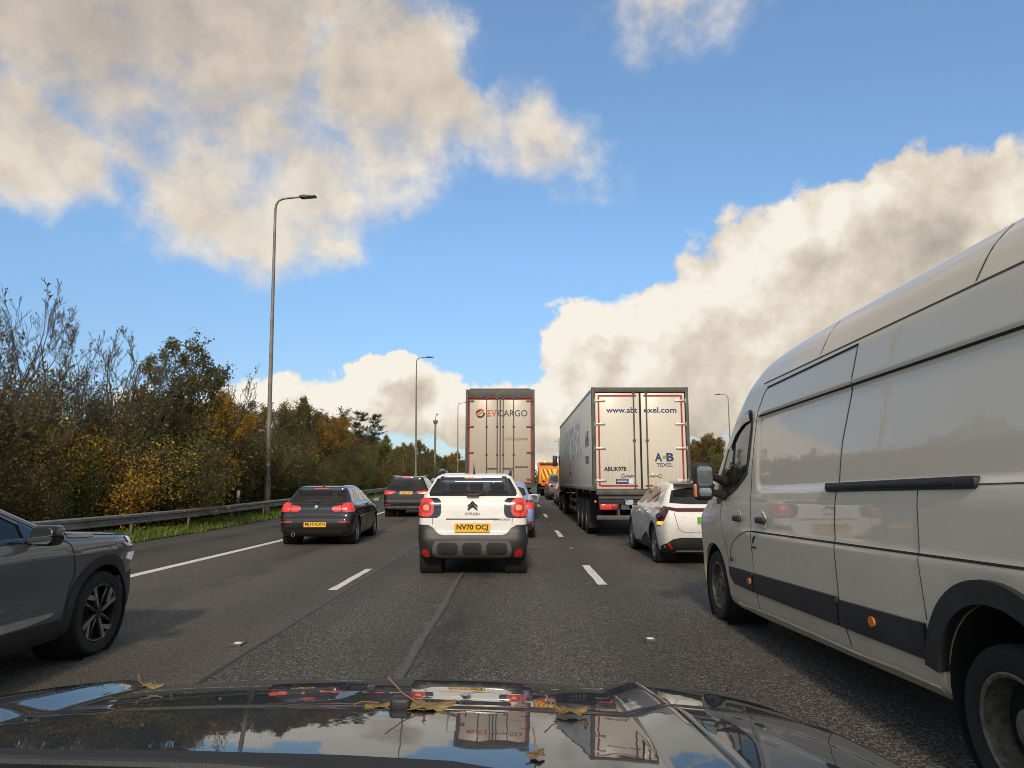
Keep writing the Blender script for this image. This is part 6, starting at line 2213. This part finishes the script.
# ---------------------------------------------------------------- orange road maintenance lorry far ahead
def maintenance_lorry():
    y0 = 54.0
    t = thing('maintenance_lorry', 'orange road maintenance lorry far ahead with yellow and red chevrons on its tail', 'lorry', at(y0, 3.02), 0, rotx=slope(y0))
    half, top, deck = 1.25, 2.35, 0.95
    b = MB().box((0, 2.6, (top + deck) / 2), (2 * half, 5.2, top - deck), bev=0.03).build('box_body', 'orange_paint', t)
    MB().prism([(-1.12, 1.30), (1.12, 1.30), (1.12, 2.08), (-1.12, 2.08)], 'y', -0.012, 0.0).build('chevron_board', 'chevron_yellow', t)
    ch = MB()
    for s in (-1, 1):
        for k in range(4):
            x0 = k * 0.33 - 0.10
            pl = [(s * x0, 1.31), (s * (x0 + 0.16), 1.31), (s * (x0 + 0.16 - 0.33 + 0.62), 2.07), (s * (x0 - 0.33 + 0.62), 2.07)]
            pl = [(s * min(max(s * u, 0.0), 1.11), v) for u, v in pl]
            if abs(pl[0][0] - pl[1][0]) > 0.02:
                ch.prism(pl, 'y', -0.018, -0.013)
    ch.build('chevron_stripe', 'chevron_red', t)
    MB().box((0, 0.35, top + 0.13), (2.3, 0.5, 0.22), bev=0.03).build('roof_board', 'black_plastic', t)
    for x in (-0.75, 0.0, 0.75):
        MB().lathe([(0.07, 0), (0.07, 0.12), (0.05, 0.16), (0.005, 0.17)], 12, 'z', (x, 0.35, top + 0.24)).build('beacon', 'amber_lit', t)
    MB().box((0, 6.6, 1.75), (2.3, 1.9, 2.0), bev=0.12, seg=3).build('cab', 'orange_paint', t)
    MB().box((0, 3.5, 0.75), (1.2, 7.4, 0.3), bev=0.03).box((0, 0.10, 0.62), (2.4, 0.12, 0.16), bev=0.02).build('chassis', 'chassis_black', t)
    rear_lights(t, half, 0.86, -0.02)
    axle_wheels(t, 1.5, 0.48, half - 0.03, 0.48, 0.45)
    axle_wheels(t, 6.5, 0.48, half - 0.06, 0.48, 0.30)
    return t


pmat('chevron_yellow', (0.72, 0.62, 0.02), 0.4)
pmat('chevron_red', (0.52, 0.03, 0.02), 0.4)
maintenance_lorry()


# ================================================================== the car the picture is taken from: its bonnet
XC = -0.37


def own_car():
    t = thing('black_car', 'glossy black car bonnet at the bottom of the picture reflecting sky and lorries', 'car', (XC, 0.0, 0.0))
    # slope (degrees) against distance, from the nose back
    tab = [(0.55, 3.0), (0.95, 4.2), (1.10, 4.9), (1.26, 5.7), (1.42, 7.0), (1.445, 9.5), (1.47, 15.0), (1.50, 15.0), (1.525, 9.5), (1.55, 7.2), (1.68, 7.8), (1.80, 8.6), (1.88, 9.4), (1.97, 11.0), (2.03, 19.0), (2.07, 38.0), (2.10, 62.0)]
    ys = np.concatenate([np.linspace(0.60, 1.40, 50), np.linspace(1.41, 1.56, 34), np.linspace(1.57, 2.10, 62)])
    sl = np.interp(ys, [a for a, _ in tab], [b for _, b in tab])
    z = np.zeros_like(ys)
    for i in range(1, len(ys)):
        z[i] = z[i - 1] - math.tan(R((sl[i] + sl[i - 1]) / 2)) * (ys[i] - ys[i - 1])
    i0 = int(np.argmin(abs(ys - 1.90)))
    z += 0.908 - z[i0]

    def offs(xr, yy):
        a = abs(xr)
        c = -0.010 * (a / 0.62) ** 2 if a < 0.62 else -0.010
        f = min(max((a - 0.595) / 0.075, 0), 1)
        c += 0.022 * f
        if a > 0.69:
            c += -0.05 * (a - 0.69) - 0.30 * max(a - 0.74, 0) ** 2
        if a > 0.95:
            c -= 18.0 * (a - 0.95) ** 2
        return c

    def surf(x0, x1, n, z_extra=0.0, close=True):
        mb = MB()
        xs = np.linspace(x0, x1, n)
        rows = []
        for yy, zz in zip(ys, z):
            row = []
            for x in xs:
                sh = -0.12 * (abs(x) / 0.9) ** 2.2 * max(0, (yy - 0.6) / 1.45) ** 1.5
                row.append(mb.bm.verts.new((x, yy + sh, zz + offs(x, yy) + z_extra)))
            rows.append(row)
        for a, b in zip(rows, rows[1:]):
            for j in range(n - 1):
                mb.bm.faces.new((a[j], a[j + 1], b[j + 1], b[j]))
        return mb

    o = surf(-0.676, 0.676, 190).build('bonnet', 'bonnet_paint', t, angle=0, recalc=False)
    sd = o.modifiers.new('s', 'SOLIDIFY')
    sd.thickness = 0.02
    sd.offset = -1
    for s in (-1, 1):
        w = surf(*sorted((s * 0.681, s * 1.005)), 56, -0.001)
        wo = w.build('front_wing', 'bonnet_paint', t, angle=0, recalc=False)
        sd = wo.modifiers.new('s', 'SOLIDIFY')
        sd.thickness = 0.02
        sd.offset = -1
        MB().prism([(0.60, 0.45), (0.60, 0.90), (1.55, 0.80), (1.72, 0.70), (1.72, 0.62), (1.50, 0.55), (1.42, 0.69), (1.18, 0.76), (0.95, 0.69), (0.86, 0.50)], 'x', *sorted((s * 0.95, s * 0.985)), bev=0.008).build('wing_side', 'bonnet_paint', t)
        wheel(t, s * 0.82, 1.16, 0.34, 0.34, 0.22, 'double', s, 'rim_silver')
        MB().prism([(s * 0.50, 0.62), (s * 0.50, 0.70), (s * 0.84, 0.74), (s * 0.86, 0.64)], 'y', 1.80, 1.96, bev=0.02).build('headlight', 'clear_lens', t)
    MB().prism([(-0.92, 0.22), (0.92, 0.22), (0.93, 0.60), (0.60, 0.74), (-0.60, 0.74), (-0.93, 0.60)], 'y', 1.62, 1.95, bev=0.05).build('front_bumper', 'bonnet_paint', t)
    MB().prism([(-0.46, 0.42), (0.46, 0.42), (0.50, 0.68), (-0.50, 0.68)], 'y', 1.95, 1.975, bev=0.008).build('grille', 'gloss_black', t)
    MB().box((0, 0.62, 0.86), (1.70, 0.30, 0.20), bev=0.04).build('scuttle', 'black_plastic', t)
    # the bonnet shut line with its dark gap
    zb = lambda yy: float(np.interp(yy, ys, z))
    # washer jet and a wiper lying low on the left
    yj = 1.455
    MB().box((0.140, yj - 0.01, zb(yj) + 0.008), (0.042, 0.032, 0.030), bev=0.008, seg=3).build('washer_jet', 'black_plastic', t)
    sc = MB()
    rim = [(-0.97, 1.072), (-0.70, 1.078), (-0.38, 1.075), (-0.10, 1.064), (0.12, 1.046), (0.28, 1.02), (0.38, 0.97), (0.60, 0.88), (0.95, 0.80)]
    a = [sc.bm.verts.new((u, v, zb(v) + 0.016)) for u, v in rim]
    a2 = [sc.bm.verts.new((u, v, zb(v) - 0.010)) for u, v in rim]
    b = [sc.bm.verts.new((u, 0.50, zb(0.6) + 0.03)) for u, v in rim]
    for i in range(len(rim) - 1):
        sc.bm.faces.new((a[i], a[i + 1], b[i + 1], b[i]))
        sc.bm.faces.new((a2[i], a2[i + 1], a[i + 1], a[i]))
    sc.build('scuttle_cover', 'seam_dark', t, angle=30)
    MB().tube([(-0.86, 1.01, zb(1.01) + 0.022), (-0.45, 0.99, zb(0.99) + 0.026), (-0.02, 0.96, zb(0.96) + 0.026), (0.15, 0.94, zb(0.94) + 0.022)], [0.006, 0.008, 0.008, 0.005], 8).build('wiper', 'black_plastic', t)
    return zb


ZB = own_car()


def fallen_leaf(label, x, y, rot, size, mat, stalk):
    zz = ZB(y) - 0.002
    t = thing('fallen_leaf', label, 'leaf', (x, y, zz), rot, 'fallen leaves lying on the bonnet')
    rnd = random.Random(int(size * 1000 + y * 100))
    out = []
    for k in range(40):
        a = 2 * PI * k / 40
        r = size * (0.55 + 0.28 * abs(math.cos(2.5 * a)) ** 0.7 + rnd.uniform(-0.06, 0.06))
        out.append((r * math.cos(a) * 1.25, r * math.sin(a) * 0.8))
    mb = MB()
    c = mb.bm.verts.new((0, 0, size * 0.10))
    vs = [mb.bm.verts.new((u, v, 0.003 + size * (0.14 * math.sin(3 * i * 2 * PI / 40 + 1) + 0.12 * rnd.random()))) for i, (u, v) in enumerate(out)]
    md = [mb.bm.verts.new((u * 0.5, v * 0.5, 0.004 + size * 0.06 * rnd.random())) for u, v in out]
    for i in range(40):
        j = (i + 1) % 40
        mb.bm.faces.new((vs[i], vs[j], md[j], md[i]))
        mb.bm.faces.new((md[i], md[j], c))
    o = mb.build('blade', mat, t, angle=60)
    sd = o.modifiers.new('s', 'SOLIDIFY')
    sd.thickness = 0.0015
    MB().tube(stalk, [0.0016, 0.0013, 0.0018], 6).build('stalk', 'leaf_stalk', t)


pmat('leaf_dry', (0.20, 0.135, 0.048), 0.7, vary=0.45, vscale=60, bump=0.4, bscale=90)
pmat('leaf_dry_dark', (0.17, 0.10, 0.035), 0.75, vary=0.45, vscale=60)
pmat('leaf_stalk', (0.20, 0.095, 0.04), 0.6)
fallen_leaf('large dry yellow leaf with a red stalk sticking up by the washer jet', -0.172, 1.435, 0.1, 0.050, 'leaf_dry', [(-0.02, 0, 0.01), (-0.055, 0.01, 0.03), (-0.085, 0.03, 0.055)])
fallen_leaf('smaller dry yellow leaf lying left of the washer jet', -0.275, 1.45, 0.6, 0.030, 'leaf_dry', [(0, 0, 0.01), (-0.03, 0.01, 0.015), (-0.05, 0.01, 0.012)])
fallen_leaf('thin yellow leaf far left near the front edge of the bonnet', -0.90, 1.78, -0.1, 0.030, 'leaf_dry', [(-0.015, 0, 0.003), (-0.035, 0.0, 0.012), (-0.045, 0.01, 0.025)])
fallen_leaf('pale flat leaf lying right of centre on the shoulder of the bonnet', 0.105, 1.40, 0.2, 0.034, 'leaf_dry_dark', [(-0.02, 0, 0.005), (-0.035, 0.01, 0.015), (-0.045, 0.02, 0.03)])
fallen_leaf('small brown leaf nearest to the windscreen on the bonnet', 0.030, 1.105, 0.9, 0.018, 'leaf_dry_dark', [(0, 0, 0.004), (0.01, 0.01, 0.02), (0.012, 0.015, 0.035)])
